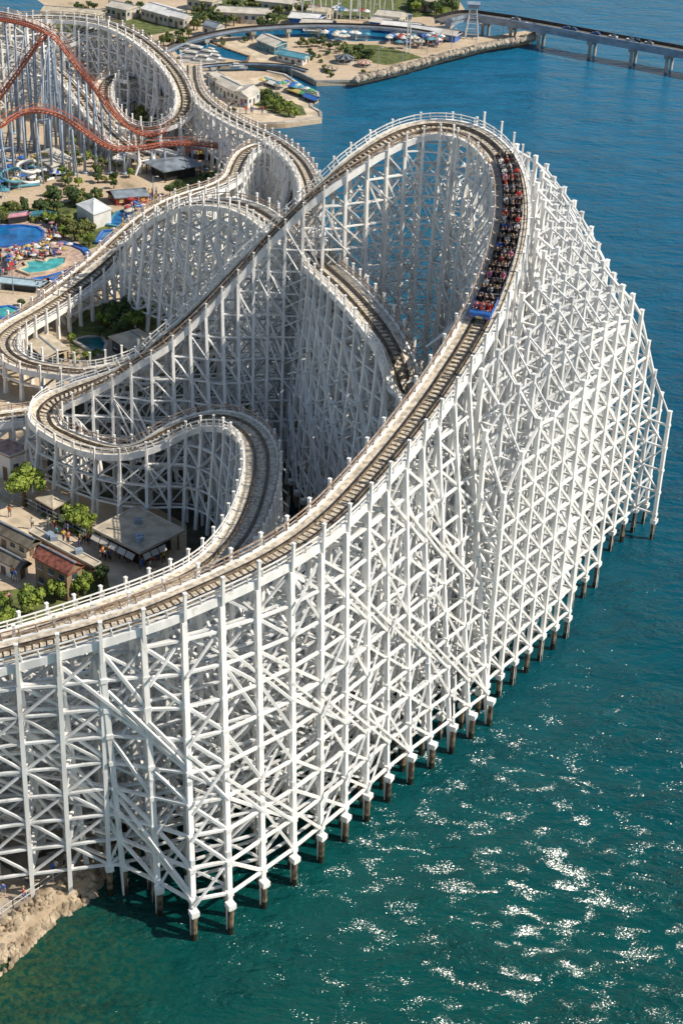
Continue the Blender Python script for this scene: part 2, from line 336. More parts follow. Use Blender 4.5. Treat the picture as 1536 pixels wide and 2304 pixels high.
# roads bottom left
sheet([(0, 1128), (40, 1140), (200, 1232), (290, 1282), (300, 1320), (250, 1330), (150, 1270), (0, 1180)], 'path', M_PAVE, GZ+.03)
sheet([(-60, 1990), (60, 1890), (150, 1880), (236, 1890), (190, 1945), (130, 1985), (0, 2075), (-60, 2110)], 'promenade', mat('promenade_paving', (0.42, 0.35, 0.27), 0.9, 0.25, 0.6), GZ+.06)
def pool(px, name, label, m, cat='pool', rim=M_BLUE):
    P = gpts(px, GZ); c = Vector((sum(p[0] for p in P)/len(P), sum(p[1] for p in P)/len(P), GZ))
    t = thing(name, label, cat, c)
    b = MB(); b.prism([(p[0], p[1]) for p in P], GZ-.2, GZ+.25); part(b, 'water_surface', m, t)
    b = MB(); Q = [Vector((p[0], p[1], GZ+.25)) for p in P]
    for i in range(len(Q)): b.beam(Q[i], Q[(i+1) % len(Q)], .45, .35)
    part(b, 'rim', rim, t)
pool([(-50, 512), (0, 511), (50, 510), (85, 514), (98, 524), (97, 534), (84, 545), (55, 552), (20, 556), (-50, 560)], 'swimming_pool', 'large deep blue swimming pool at the left edge with a curved end', M_POOL)
pool([(40, 610), (62, 602), (55, 592), (80, 588), (100, 592), (108, 584), (130, 582), (150, 584), (148, 596), (128, 608), (100, 616), (66, 620)], 'lagoon_pool', 'small irregular aqua lagoon pool with bathers around it', M_POOL2, rim=M_PAVE)
pool([(240, 508), (262, 480), (285, 475), (303, 482), (296, 492), (280, 502), (268, 513)], 'splash_pool', 'bright blue splash channel right of the white hall', M_POOL, rim=M_TEALR)
pool([(213, 548), (232, 522), (255, 521), (258, 530), (240, 551)], 'small_pool', 'narrow blue pool with a yellow float below the splash channel', M_POOL)
pool([(165, 770), (190, 762), (228, 760), (240, 775), (236, 790), (226, 806), (200, 790)], 'pond', 'dark teal pond between the tan canopy and the tan roofed house', mat('pond_water', (.02, .14, .16), .08, .3, .6), rim=M_CONC)
pool([(-40, 700), (20, 692), (48, 702), (30, 716), (-40, 722)], 'small_pool', 'flat turquoise pool at left edge below the lagoon', M_POOL2)
# lazy river around the lagoon
def ribbon_path(px, w, z): 
    P = [Vector(at(x, y, z)) for x, y in px]; L = []; R = []
    for i, p in enumerate(P):
        d = (P[min(i+1, len(P)-1)]-P[max(i-1, 0)]).normalized(); n = Vector((d.y, -d.x, 0))
        L.append(p+n*w/2); R.append(p-n*w/2)
    return [tuple(q) for q in L+R[::-1]]
b = MB(); b.prism([(p[0], p[1]) for p in ribbon_path([(130, 548), (165, 552), (190, 563), (202, 578), (200, 592), (180, 605), (150, 614), (110, 626), (60, 634), (0, 632)], 1.1, GZ)], GZ-.1, GZ+.35)
tag(b.build('lazy_river', M_BLUE), 'curved bright blue lazy river channel ringing the lagoon pool deck', 'channel')
# ------------------------------------------------------------------ wooden coaster generator
def catmull(C, n=14):
    C = [np.array(c, float) for c in C]; C = [2*C[0]-C[1]]+C+[2*C[-1]-C[-2]]; out = []
    for i in range(1, len(C)-2):
        p0, p1, p2, p3 = C[i-1:i+3]
        for k in range(n):
            t = k/n; out.append(.5*((2*p1)+(-p0+p2)*t+(2*p0-5*p1+4*p2-p3)*t*t+(-p0+3*p1-3*p2+p3)*t**3))
    out.append(C[-2]); return np.array(out)
def resample(A, step):
    d = np.r_[0, np.cumsum(np.linalg.norm(np.diff(A[:, :3], axis=0), axis=1))]
    n = max(2, int(round(d[-1]/step))+1); s = np.linspace(0, d[-1], n)
    return np.array([[np.interp(x, d, A[:, k]) for k in range(A.shape[1])] for x in s])
def smooth(A, w=9):
    k = np.ones(w)/w; B = A.copy()
    for c in range(A.shape[1]):
        B[:, c] = np.convolve(np.pad(A[:, c], w//2, mode='edge'), k, 'valid')
    return B
def frames(A):
    T = np.gradient(A[:, :3], axis=0); T /= np.linalg.norm(T, axis=1)[:, None]
    N = np.c_[T[:, 1], -T[:, 0], np.zeros(len(T))]; N /= np.linalg.norm(N, axis=1)[:, None]
    U = np.cross(N, T); return T, N, U
def sweep(A, o0, o1, z0, z1, mi=0, mb=None, bank=None):
    """rectangular section swept along the path, offsets to the right o0..o1, heights z0..z1"""
    mb = mb or MB(); T, N, U = frames(A); n = len(mb.v)
    for i in range(len(A)):
        P = A[i, :3]; Nn, Uu = N[i], U[i]
        if bank is not None:
            c, s_ = math.cos(bank[i]), math.sin(bank[i]); Nn, Uu = N[i]*c+U[i]*s_, U[i]*c-N[i]*s_
        for (o, z) in ((o0, z0), (o1, z0), (o1, z1), (o0, z1)): mb.v.append(tuple(P+Nn*o+Uu*z))
    for i in range(len(A)-1):
        for k in range(4):
            k2 = (k+1) % 4; mb.f.append((n+i*4+k, n+i*4+k2, n+i*4+4+k2, n+i*4+4+k)); mb.m.append(mi)
    mb.f.append((n+3, n+2, n+1, n)); mb.m.append(mi); e = n+(len(A)-1)*4; mb.f.append((e, e+1, e+2, e+3)); mb.m.append(mi)
    return mb
def coaster_track(root, A, hw=2.1, tie=.62, post_r=1.9, post_l=1.1, bank=None, rs=1.0, detail=True, pst=4):
    """track bed, running rails, walkways, edge beams and handrails, all real timber"""
    bk = bank if bank is not None else np.zeros(len(A))
    T, N, U = frames(A)
    def mk(nm, m, *specs):
        mb = MB()
        for sp in specs: sweep(A, *sp, mb=mb, bank=bk)
        return part(mb, nm, m, root)
    g = .68
    for s_ in (-1, 1):
        r = mk('rail', M_RAILW, (s_*g-.15, s_*g+.15, .02, .26))
        mb = MB(); sweep(A, s_*g-.08, s_*g+.08, .263, .31, mb=mb, bank=bk); o = mb.build('running_strip', M_STEEL); o.parent = r
        mk('walkway', M_WALK, (min(s_*(hw-.16), s_*(g+.28)), max(s_*(hw-.16), s_*(g+.28)), .03, .1))
        mk('edge_beam', M_WHITE, (s_*hw-.14, s_*hw+.14, -.55, .22))
    # ties
    B = resample(np.c_[A[:, :3], bk], tie*rs); Tb, Nb, Ub = frames(B); mb = MB()
    for i in range(len(B)):
        P = B[i, :3]; c, s_ = math.cos(B[i, 3]), math.sin(B[i, 3]); n_ = Nb[i]*c+Ub[i]*s_; j = random.uniform(-.06, .06)
        mb.beam(P-n_*(1.25+j)+Ub[i]*(-.08), P+n_*(1.25-j)+Ub[i]*(-.08), (.49 if rs == 1 else .42*rs), .16, ref=tuple(Tb[i]))
    part(mb, 'cross_ties', M_WOOD, root)
    # stringers
    mk('stringer', M_WHITE2, (-.75, -.6, -.55, -.17), (.6, .75, -.55, -.17))
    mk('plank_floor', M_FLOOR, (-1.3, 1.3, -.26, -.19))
    # handrails
    for s_, hgt in ((1, post_r), (-1, post_l)):
        mb = MB(); sweep(A, s_*hw-.05, s_*hw+.05, .95, 1.07, mb=mb, bank=bk); sweep(A, s_*hw-.04, s_*hw+.04, .55, .63, mb=mb, bank=bk)
        B2 = resample(np.c_[A[:, :3], bk], 1.5); Tb, Nb, Ub = frames(B2)
        for i in range(len(B2)):
            c, sn = math.cos(B2[i, 3]), math.sin(B2[i, 3]); n_ = Nb[i]*c+Ub[i]*sn; P = B2[i, :3]+n_*s_*hw
            mb.beam(P+Ub[i]*.2, P+Ub[i]*1.05, .12, .12)
        part(mb, 'handrail', M_WHITE if s_ > 0 else M_RUSTY, root)
def coaster_supports(root, A, spacing, lv=4.2, rs=3.6, hw=2.1, pw=.55, bw=.36, tw=.24, post_r=1.9, post_l=1.1, piles=True, dens=1.0, zoff=0.0, skip=lambda p: False, wmul=None):
    """A columns: x y z  rx ry (right base offset) lx ly (left base offset) hend_r hend_l"""
    B = resample(A, spacing); T, N, U = frames(B); bents = []
    for i in range(len(B)):
        P = B[i, :3]; n = N[i, :2]; ztop = P[2]-.55; sides = []
        for s_, off, he in ((1, B[i, 3:5], B[i, 7]), (-1, B[i, 5:7], B[i, 8])):
            D = max(np.linalg.norm(off), hw+.05); u = off/np.linalg.norm(off)
            he = min(he, ztop*.9)
            k = max(1, int(round((D-hw)/rs))) if D-hw > 1.2 else 1
            fr = [j/k for j in range(k+1)]
            pts = []
            for f in fr:
                # blend from square-on edge to skewed base direction
                e = n*s_*hw*(1-f); q = P[:2]+e+u*D*f
                h = he+(ztop-he)*(1-f**1.45) if he > 0 else ztop*(1-f)
                pts.append((q[0], q[1], h, f))
            sides.append(pts)
        bents.append((P, n, ztop, sides))
    def gz(x, y): return GZ-.15 if island(x, y) else -1.5
    for i, (P, n, ztop, sides) in enumerate(bents):
        if skip(P): continue
        mb = MB(); nodes = {}; pl = []; caps = []
        wm = wmul(P) if wmul else 1.0
        PW, BW, TW = pw*wm, bw*wm, tw*wm
        ref = (n[0], n[1], 0)
        nxt = bents[i+1] if i+1 < len(bents) and not skip(bents[i+1][0]) else None
        levels = []; z = 3.6
        while z < ztop-1.0: levels.append(z); z += lv
        for s_i, pts in enumerate(sides):
            s_ = 1 if s_i == 0 else -1; hgt = post_r if s_ > 0 else post_l
            outer = pts[-1]; batter = outer[2] < .5
            for j, (x, y, h, f) in enumerate(pts):
                last = j == len(pts)-1
                if j == 0:
                    top = ztop+.55+hgt; mb.beam((x, y, 0), (x, y, ztop+.3), PW*.85, PW*.85, ref, jit=.03)
                    ex, ey = x+n[0]*s_*.3, y+n[1]*s_*.3; mb.beam((ex, ey, ztop-1.2), (ex, ey, top), PW*.6, PW*.6, ref, jit=.02); mb.box((ex, ey, top+.03), (PW*.8, PW*.8, .1), math.atan2(n[1], n[0]))
                elif last and batter:
                    px_, py_ = pts[0][:2]; mb.beam((x, y, gz(x, y)), (px_+(x-px_)*.03, py_+(y-py_)*.03, ztop), PW*1.05, PW*1.05, ref, jit=.03)
                else:
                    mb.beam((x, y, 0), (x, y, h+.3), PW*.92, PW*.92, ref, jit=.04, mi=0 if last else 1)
                land_ = island(x, y)
                if not land_ and piles: pl.append((x, y))
            # sloping top chord on buttresses
            if not batter:
                for a, c in zip(pts, pts[1:]): mb.beam(a[:3], c[:3], BW, BW, jit=.03)
            def xat(z, pts=pts, batter=batter):     # outermost point of this side at height z
                a = pts[0]; o = pts[-1]
                if batter: f = max(0, 1-z/ztop); return (a[0]+(o[0]-a[0])*f, a[1]+(o[1]-a[1])*f)
                best = a
                for q, r in zip(pts, pts[1:]):
                    if r[2] >= z: best = r
                    elif q[2] >= z:
                        t = (q[2]-z)/max(1e-3, q[2]-r[2]); best = (q[0]+(r[0]-q[0])*t, q[1]+(r[1]-q[1])*t)
                return best[:2]
            for li, z in enumerate(levels):
                e = xat(z); a = pts[0]; nodes[(s_i, li)] = e
                zz = z+random.uniform(-.12, .12)
                mb.beam((a[0], a[1], zz), (e[0], e[1], zz), BW, BW*.8, jit=.05)
                # collars where ledgers meet posts
                mb.box((e[0], e[1], zz), (PW*1.35, PW*1.35, .4*wm), math.atan2(n[1], n[0]))
            # in-plane diagonals
            for li in range(len(levels)-1):
                e0 = xat(levels[li]); e1 = xat(levels[li+1]); a = pts[0]
                if (li+i) % 2: mb.beam((e0[0], e0[1], levels[li]), (a[0], a[1], levels[li+1]), TW*1.1, jit=.08, mi=1)
                else: mb.beam((a[0], a[1], levels[li]), (e1[0], e1[1], levels[li+1]), TW*1.1, jit=.08, mi=1)
            if levels and ztop-levels[-1] > 1: mb.beam((*xat(levels[-1]), levels[-1]), (*pts[0][:2], ztop), TW*1.2, jit=.05)
        a, c = sides[0][0], sides[1][0]
        for z in levels: mb.beam((a[0], a[1], z), (c[0], c[1], z), BW, BW*.8, jit=.05, mi=1)
        for li in range(len(levels)-1):
            z0, z1 = levels[li], levels[li+1]
            if li % 2: mb.beam((a[0], a[1], z0), (c[0], c[1], z1), TW)
            else: mb.beam((c[0], c[1], z0), (a[0], a[1], z1), TW)
        mb.beam((a[0], a[1], ztop+.05), (c[0], c[1], ztop+.05), BW*1.1, BW*.9)
        bent = part(mb, 'support_bent', [M_WHITE, M_WHITE2], root)
        # bracing to the next bent
        if nxt is not None:
            br = MB(); P2, n2, zt2, sd2 = nxt
            for s_i in (0, 1):
                A1, A2 = sides[s_i], sd2[s_i]; b1, b2 = A1[-1][2] < .5, A2[-1][2] < .5
                def outer(pts, zt, z):
                    a = pts[0]; o = pts[-1]
                    if o[2] < .5: f = max(0, 1-z/zt); return (a[0]+(o[0]-a[0])*f, a[1]+(o[1]-a[1])*f)
                    best = a
                    for q, r in zip(pts, pts[1:]):
                        if r[2] >= z: best = r
                        elif q[2] >= z:
                            t = (q[2]-z)/max(1e-3, q[2]-r[2]); best = (q[0]+(r[0]-q[0])*t, q[1]+(r[1]-q[1])*t)
                    return best[:2]
                zmin = min(ztop, zt2)
                for li, z in enumerate(levels):
                    if z > zmin: break
                    p, q = outer(A1, ztop, z), outer(A2, zt2, z)
                    zz = z+random.uniform(-.1, .1)
                    br.beam((*p, zz), (*q, zz), BW*1.05, BW*.8, jit=.05)
                    z2 = z+lv*(1 if random.random() < .6 else 2)
                    if z2 < max(ztop, zt2)-.2:
                        if (li*2+i) % 3 != 0:
                            q2 = outer(A2, zt2, z2) if z2 < zt2 else None; p2 = outer(A1, ztop, z2) if z2 < ztop else None
                            if s_i == 0 and p2: br.beam((*p2, z2), (*q, z), TW*1.35, jit=.06)
                            elif s_i == 1 and q2: br.beam((*p, z), (*q2, z2), TW*1.35, jit=.06)
                # long raking braces on the outer face
                if s_i == 0 and i+2 < len(bents) and b1 and len(levels) > 5:
                    A3 = bents[i+2][3][0]; z3 = bents[i+2][2]
                    for li, z in enumerate(levels):
                        zt_ = z+lv*2.6
                        if (li+i) % 4 == 0 and zt_ < ztop-.5 and z < z3:
                            p3, q3 = outer(A1, ztop, zt_), outer(A3, z3, z); ox = (A1[-1][0]-A1[0][0], A1[-1][1]-A1[0][1]); k_ = .25/max(.3, math.hypot(*ox))
                            br.beam((p3[0]+ox[0]*k_, p3[1]+ox[1]*k_, zt_), (q3[0]+ox[0]*k_, q3[1]+ox[1]*k_, z), TW*1.25, jit=.06)
                # interior rows
                m_ = min(len(A1), len(A2))
                for j in range(0, m_):
                    p, q = A1[j], A2[j]
                    ht = min(p[2], q[2])
                    for li, z in enumerate(levels):
                        if z > ht-.3: break
                        if j > 0 and random.random() > dens: continue
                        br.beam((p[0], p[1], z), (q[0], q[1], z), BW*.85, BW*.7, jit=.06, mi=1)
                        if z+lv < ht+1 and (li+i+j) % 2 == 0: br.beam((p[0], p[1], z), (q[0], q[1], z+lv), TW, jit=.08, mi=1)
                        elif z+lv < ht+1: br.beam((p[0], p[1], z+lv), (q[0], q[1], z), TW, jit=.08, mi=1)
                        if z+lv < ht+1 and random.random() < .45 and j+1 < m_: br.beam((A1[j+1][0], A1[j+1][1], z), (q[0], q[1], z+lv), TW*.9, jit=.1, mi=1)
                # top chord of a buttress joins its neighbour
                if not b1 and not b2:
                    for j in range(1, m_): br.beam(A1[j][:3], A2[j][:3], BW*.8, jit=.03)
            o = br.build('cross_bracing', [M_WHITE, M_WHITE2]); o.parent = bent
        for (x, y) in pl:
            q = PILE.copy(); COL.objects.link(q); q.parent = bent; q.location = (x, y, 0); q.rotation_euler = (0, 0, random.random()*3)
            q = CAP.copy(); COL.objects.link(q); q.parent = bent; q.location = (x, y, random.choice((2.9, 3.1, 3.3))); q.rotation_euler = (0, 0, math.atan2(n[1], n[0]))
    return len(bents)
# pile prototypes (linked later by copies)
M_ALGAE = mat('wet_algae_timber', (0.035, 0.032, 0.018), 0.4, 0.4, 2.0)
b = MB(); b.tube([(0, 0, .75), (0, .01, 1.6), (.02, 0, 3.0)], [.29, .29, .31], 8); b.tube([(0, 0, -4), (0, 0, .3), (0, 0, .8)], [.28, .30, .30], 8, mi=1); PILE = b.build('pile', [M_PILE, M_ALGAE]); COL.objects.unlink(PILE)
b = MB(); b.box((0, 0, 0), (.76, .76, .5)); b.box((0, 0, -.33), (.62, .62, .18)); CAP = b.build('pile_cap', M_WHITE); COL.objects.unlink(CAP)
def ctrl(rows, dr=3.2, dl=3.2):
    """rows: px,py,z[,dict(base=(px,py) right base pixel, dr, dl, hr, hl)] -> control array"""
    W_ = [np.array(at(r[0], r[1], r[2])) for r in rows]; out = []
    for i, r in enumerate(rows):
        o = r[3] if len(r) > 3 else {}
        t = W_[min(i+1, len(W_)-1)]-W_[max(i-1, 0)]; t[2] = 0; t /= np.linalg.norm(t); n = np.array([t[1], -t[0]])
        if 'base' in o: R = np.array(at(*o['base'], 0.0))[:2]-W_[i][:2]
        elif 'wb' in o: R = np.array(o['wb'])-W_[i][:2]
        else: R = n*o.get('dr', dr)
        Lf = -n*o.get('dl', dl)
        out.append([*W_[i], *R, *Lf, o.get('hr', 0), o.get('hl', 0)])
    return out
d = dict
rowsA = [(-150, 1520, 25, d(base=(-90, 1930), dl=9)), (0, 1478, 26, d(base=(65, 1925), dl=9)), (90, 1455, 26.7, d(base=(160, 1950), dl=9)), (175, 1432, 27.4, d(base=(242, 1990), dl=9)), (255, 1408, 28, d(base=(318, 2030), dl=9)), (335, 1382, 28.6, d(base=(382, 2075), dl=9)),
         (425, 1345, 29.2, d(base=(470, 2130), dl=9)), (520, 1303, 29.8, d(base=(565, 2062), dl=9)), (610, 1258, 30.4, d(base=(650, 2000), dl=9)), (690, 1207, 31, d(base=(725, 1935), dl=9)), (758, 1150, 31.6, d(base=(795, 1876), dl=9)),
         (820, 1085, 32.4, d(base=(860, 1812), dl=9)), (878, 1018, 33.4, d(base=(932, 1756), dl=9)), (932, 950, 34.4, d(base=(1000, 1706), dl=9)), (980, 885, 35.6, d(base=(1060, 1660), dl=9)), (1020, 825, 36.8, d(base=(1110, 1625), dl=9)),
         (1050, 778, 37.8, d(base=(1160, 1580), dl=6, hr=18)), (1077, 730, 38.8, d(base=(1214, 1520), dl=5, hr=28)), (1100, 682, 39.8, d(base=(1266, 1462), dl=5, hr=31)), (1118, 635, 40.7, d(base=(1300, 1410), dl=4, hr=33)), (1134, 585, 41.6, d(base=(1330, 1330), dl=4, hr=34)), (1146, 530, 42.5, d(base=(1372, 1262), dl=4, hr=33)),
         (1151, 478, 43.4, d(base=(1415, 1235), dl=4, hr=27)), (1149, 430, 44.1, d(base=(1450, 1210), dl=4, hr=19)), (1140, 390, 44.6, d(base=(1486, 1188), dl=4, hr=12.5)), (1121, 352, 45, d(wb=(31, 202), dl=4, hr=31)), (1090, 320, 45.2, d(wb=(24, 206), dl=4, hr=35)),
         (1050, 298, 45.3, d(dr=9, dl=4)), (1000, 288, 45.2, d(dr=5, dl=4)), (945, 291, 44.8, d(dr=4, dl=4)), (890, 309, 44, d(dr=4, dl=4)), (830, 343, 42.6, d(dr=4, dl=4)), (765, 390, 40.5, d(dr=4, dl=4)), (700, 444, 37.6, d(dr=4, dl=4)), (640, 502, 34.2, d(dr=4, dl=5)),
         (580, 562, 30.6, d(dl=6)), (520, 624, 27, d(dl=9)), (460, 686, 23.4, d(dl=9)), (400, 742, 20.2, d(dl=6)), (340, 790, 17.6, d(dl=5)), (280, 832, 14.8, d(dl=3)), (220, 862, 12.8), (165, 884, 11.4), (120, 905, 10.2), (98, 932, 9.4), (108, 960, 9), (145, 982, 8.9), (190, 1001, 8.9), (240, 1014, 9.2), (290, 1013, 9.9), (335, 998, 11), (380, 975, 12.3), (425, 955, 13.6),
         (475, 944, 14.9), (525, 950, 16), (562, 972, 17.2), (584, 1010, 17.7), (588, 1055, 18.2), (580, 1108, 18.8), (562, 1162, 19.2), (534, 1212, 19.5), (490, 1260, 19.8), (430, 1300, 20), (350, 1336, 20.3), (264, 1368, 20.6), (172, 1399, 20.9), (82, 1428, 21.2), (0, 1452, 21.4), (-140, 1488, 21.8)]
CA = ctrl(rowsA, 3.2, 3.2)
AA = catmull(CA); AA[:, 3:] = smooth(AA[:, 3:], 15)
AFULL = AA.copy(); AA = AA.copy()
# from the shoulder of the drop round the crest the outer supports are one square timber grid ; bents keep only their own edge legs there
g0 = int(np.argmin(np.linalg.norm(AA[:, :3]-np.array(at(1020, 825, 36.8)), axis=1))); g1 = int(np.argmin(np.linalg.norm(AA[:, :3]-np.array(at(1060, 300, 45.3)), axis=1)))
for i in range(g0, g1):
    Dn = np.linalg.norm(AA[i, 3:5]); AA[i, 3:5] *= 2.6/Dn; AA[i, 7] = 0
AF = resample(AA, .9)
split = int(np.argmin([np.hypot(*(p[:2]-np.array(at(300, 818, 16))[:2])) + (0 if i > len(AF)*.4 else 99) for i, p in enumerate(AF)]))
rootA = thing('wooden_roller_coaster', 'huge white wooden roller coaster on piles in the sea carrying the train', 'roller coaster', (0, 130, 0))
def kappa_bank(A, amt=.16, lim=.22):
    T, N, U = frames(A); ang = np.unwrap(np.arctan2(T[:, 1], T[:, 0])); k = np.gradient(ang)/np.maximum(1e-3, np.gradient(np.r_[0, np.cumsum(np.linalg.norm(np.diff(A[:, :3], axis=0), axis=1))]))
    w = 13; k = np.convolve(np.pad(k, w//2, mode='edge'), np.ones(w)/w, 'valid')
    return np.clip(k*amt*10, -lim, lim)      # left turn (positive) lifts the right side
bankA = kappa_bank(AF)
coaster_track(rootA, AF, hw=1.9, bank=bankA, post_r=1.6)
# support spacing: wide near the viewer, tighter behind
near_n = int(np.argmin([abs(i-len(AA)*.36) for i in range(len(AA))]))
def wmulA(P): return float(np.interp(P[1], [120, 150, 200], [1.12, .95, .78]))
i1 = next(i for i in range(len(AA)) if i > len(AA)*.3 and AA[i, 0] < at(1050, 298, 45).x and AA[i, 2] > 44)
nb = coaster_supports(rootA, AA[:i1], 3.5, lv=2.9, rs=2.2, hw=1.9, post_r=2.3, post_l=1.3, pw=.41, bw=.26, tw=.19, wmul=wmulA)
nb += coaster_supports(rootA, AA[i1:], 3.0, lv=2.8, rs=2.3, hw=1.9, post_r=1.4, pw=.42, bw=.26, tw=.19, wmul=wmulA)
def timber_grid(root, i0, i1_, su=2.9, sv=2.7, lv=3.1, hw=1.9, pw=.42, bw=.27, tw=.2):
    Q = AFULL[i0:i1_]; a0, a1 = np.array(at(470, 2130, 0))[:2], np.array(at(1300, 1410, 0))[:2]
    u = (a1-a0)/np.linalg.norm(a1-a0); v = np.array([u[1], -u[0]]); o = a1.copy(); H = {}
    for iu in range(-12, 24):
        for iv in range(-16, 8):
            p = o+u*iu*su+v*iv*sv; dd = np.hypot(Q[:, 0]-p[0], Q[:, 1]-p[1]); best = None
            # express p as track point + f * base offset for the closest fitting bent line
            R_ = Q[:, 3:5]; L2 = (R_**2).sum(1); f = ((p-Q[:, :2])*R_).sum(1)/L2; perp = np.hypot(*(p-Q[:, :2]-R_*f[:, None]).T)
            ok = (f > 0) & (f <= .985) & (perp < 1.2)
            if not ok.any() or dd.min() < hw+1.0: continue
            k = np.where(ok)[0]; k = k[np.argmin(perp[k])]
            D = math.sqrt(L2[k]); ff = min(1, max(0, (f[k]*D-hw)/max(.5, D-hw))); zt = Q[k, 2]-.55; he = min(Q[k, 7], zt*.95)
            he = max(he, 6, zt*float(np.interp(k/len(Q), [0, .12, .3, .5], [.50, .74, .72, 0]))); H[iu, iv] = (p, min(zt+.2, he+(zt-he)*(1-ff**1.6))+random.uniform(0, .7))
    levels = [3.6+lv*k for k in range(14)]; rz = math.atan2(v[1], v[0]); ref = (v[0], v[1], 0); n_ = 0
    for iu in sorted({k[0] for k in H}):
        keys = sorted(k for k in H if k[0] == iu); mb = MB(); br = MB(); n_ += 1
        for key in keys:
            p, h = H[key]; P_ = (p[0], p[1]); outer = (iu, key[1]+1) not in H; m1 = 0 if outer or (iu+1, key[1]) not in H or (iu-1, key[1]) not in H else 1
            mb.beam((*P_, -.3 if not island(*P_) else GZ-.1), (*P_, h+.9), pw, pw, ref, jit=.03, mi=m1); mb.box((*P_, h+.93), (pw*1.2, pw*1.2, .14), rz, mi=m1)
            for z in levels:
                if z < h: mb.box((*P_, z), (pw*1.3, pw*1.3, .34), rz, mi=m1)
            for (du, dv, B_) in ((0, 1, mb), (1, 0, br)):
                q = H.get((iu+du, key[1]+dv))
                if q is None: continue
                (qx, qy), hq = q[0], q[1]; hm = min(h, hq); e = 0 if (outer and du) or (dv and (iu-1, key[1]) not in H) else 1
                B_.beam((*P_, h+.25), (qx, qy, hq+.25), bw*(.9 if e == 0 else .6), jit=.03, mi=e)
                for li, z in enumerate(levels):
                    if z > hm-.4: break
                    B_.beam((*P_, z), (qx, qy, z), bw*(1.0 if e == 0 else .85), bw*.8, jit=.04, mi=e)
                    if z+lv < hm+1.2:
                        if e == 0 or (li+iu+key[1]) % 2: B_.beam((*P_, z+lv), (qx, qy, z), tw*(1.25 if e == 0 else 1), jit=.06, mi=e)
                        elif (li+iu) % 3: B_.beam((*P_, z), (qx, qy, z+lv), tw, jit=.06, mi=1)
        bent = part(mb, 'support_bent', [M_WHITE, M_WHITE2], root)
        if br.v: x_ = br.build('cross_bracing', [M_WHITE, M_WHITE2]); x_.parent = bent
        for key in keys:
            p, h = H[key]
            if island(*p): continue
            q = PILE.copy(); COL.objects.link(q); q.parent = bent; q.location = (p[0], p[1], 0); q.rotation_euler = (0, 0, random.random()*3)
            q = CAP.copy(); COL.objects.link(q); q.parent = bent; q.location = (p[0], p[1], random.choice((2.7, 3.0, 3.3))); q.rotation_euler = (0, 0, rz)
    return n_
nb += timber_grid(rootA, g0, g1)
print('bents A', nb)
# ------------------------------------------------------------------ second wooden coaster (behind)
rootB = thing('wooden_roller_coaster', 'white wooden coaster hill curving behind and under the big lift, with weathered grey boards', 'roller coaster', (-20, 230, 0))
n_ = d(dl=2.3, dr=2.3)
rowsB = [(330, 806, 7, n_), (270, 826, 6.5, n_), (200, 838, 6, n_), (130, 834, 5.6, n_), (60, 820, 5.4, n_), (15, 794, 5.2, n_), (8, 764, 5, n_), (40, 735, 5, n_), (100, 700, 5, n_), (160, 660, 5.6, n_), (220, 615, 7.4, n_), (275, 564, 10.6, n_), (325, 515, 15), (375, 480, 18.6), (425, 462, 21), (480, 456, 23), (535, 462, 23.8), (585, 483, 24.4), (632, 520, 25.4), (675, 560, 27.4),
         (722, 600, 29.4), (768, 640, 30.8), (812, 686, 31.2), (852, 736, 30.6), (885, 790, 29.2), (904, 845, 27.2), (906, 905, 24)]
BB = catmull(ctrl(rowsB, 4.6, 4.6)); BF = resample(BB, 1.0)
coaster_track(rootB, BF, bank=kappa_bank(BF), rs=1.1, post_l=1.6)
print('bents B', coaster_supports(rootB, BB, 2.9, lv=2.6, rs=2.1, pw=.40, bw=.25, tw=.18, post_l=1.6))
# third: the line running out over the bay edge, and its low twin
rootC = thing('wooden_roller_coaster', 'white wooden coaster line sweeping from the far oval down to the bay edge', 'roller coaster', (0, 300, 0))
rowsC = [(430, 148, 8), (432, 180, 8.4), (444, 212, 9), (478, 245, 10), (530, 276, 11), (585, 302, 12), (630, 328, 13), (668, 360, 13.8), (690, 395, 14), (700, 435, 13.4), (694, 480, 12), (670, 520, 10)]
CC = catmull(ctrl(rowsC, 3.0, 3.0)); CF = resample(CC, 1.1)
coaster_track(rootC, CF, hw=1.8, rs=1.3)
print('bents C', coaster_supports(rootC, CC, 3.2, lv=3.0, rs=3.0, hw=1.8, pw=.42, bw=.27, tw=.2))
rootD = thing('wooden_roller_coaster', 'low wooden coaster with brown boards rising round the small arch beside the grey boarded hill', 'roller coaster', (-10, 280, 0))
rowsD = [(110, 672, 4.5), (170, 628, 5.2), (225, 582, 6.5), (275, 535, 8.5), (325, 493, 10.5), (375, 462, 12), (430, 440, 12.5), (485, 422, 12), (522, 400, 11.5), (535, 372, 11.5), (552, 346, 12), (585, 330, 12.5), (618, 334, 12.5), (645, 356, 12), (665, 390, 11.5), (668, 430, 10.5), (650, 480, 9)]
DD = catmull(ctrl(rowsD, 2.8, 2.8)); DF = resample(DD, 1.1)
coaster_track(rootD, DF, hw=1.6, rs=1.3)
print('bents D', coaster_supports(rootD, DD, 3.2, lv=3.0, rs=3.0, hw=1.6, pw=.40, bw=.26, tw=.2))
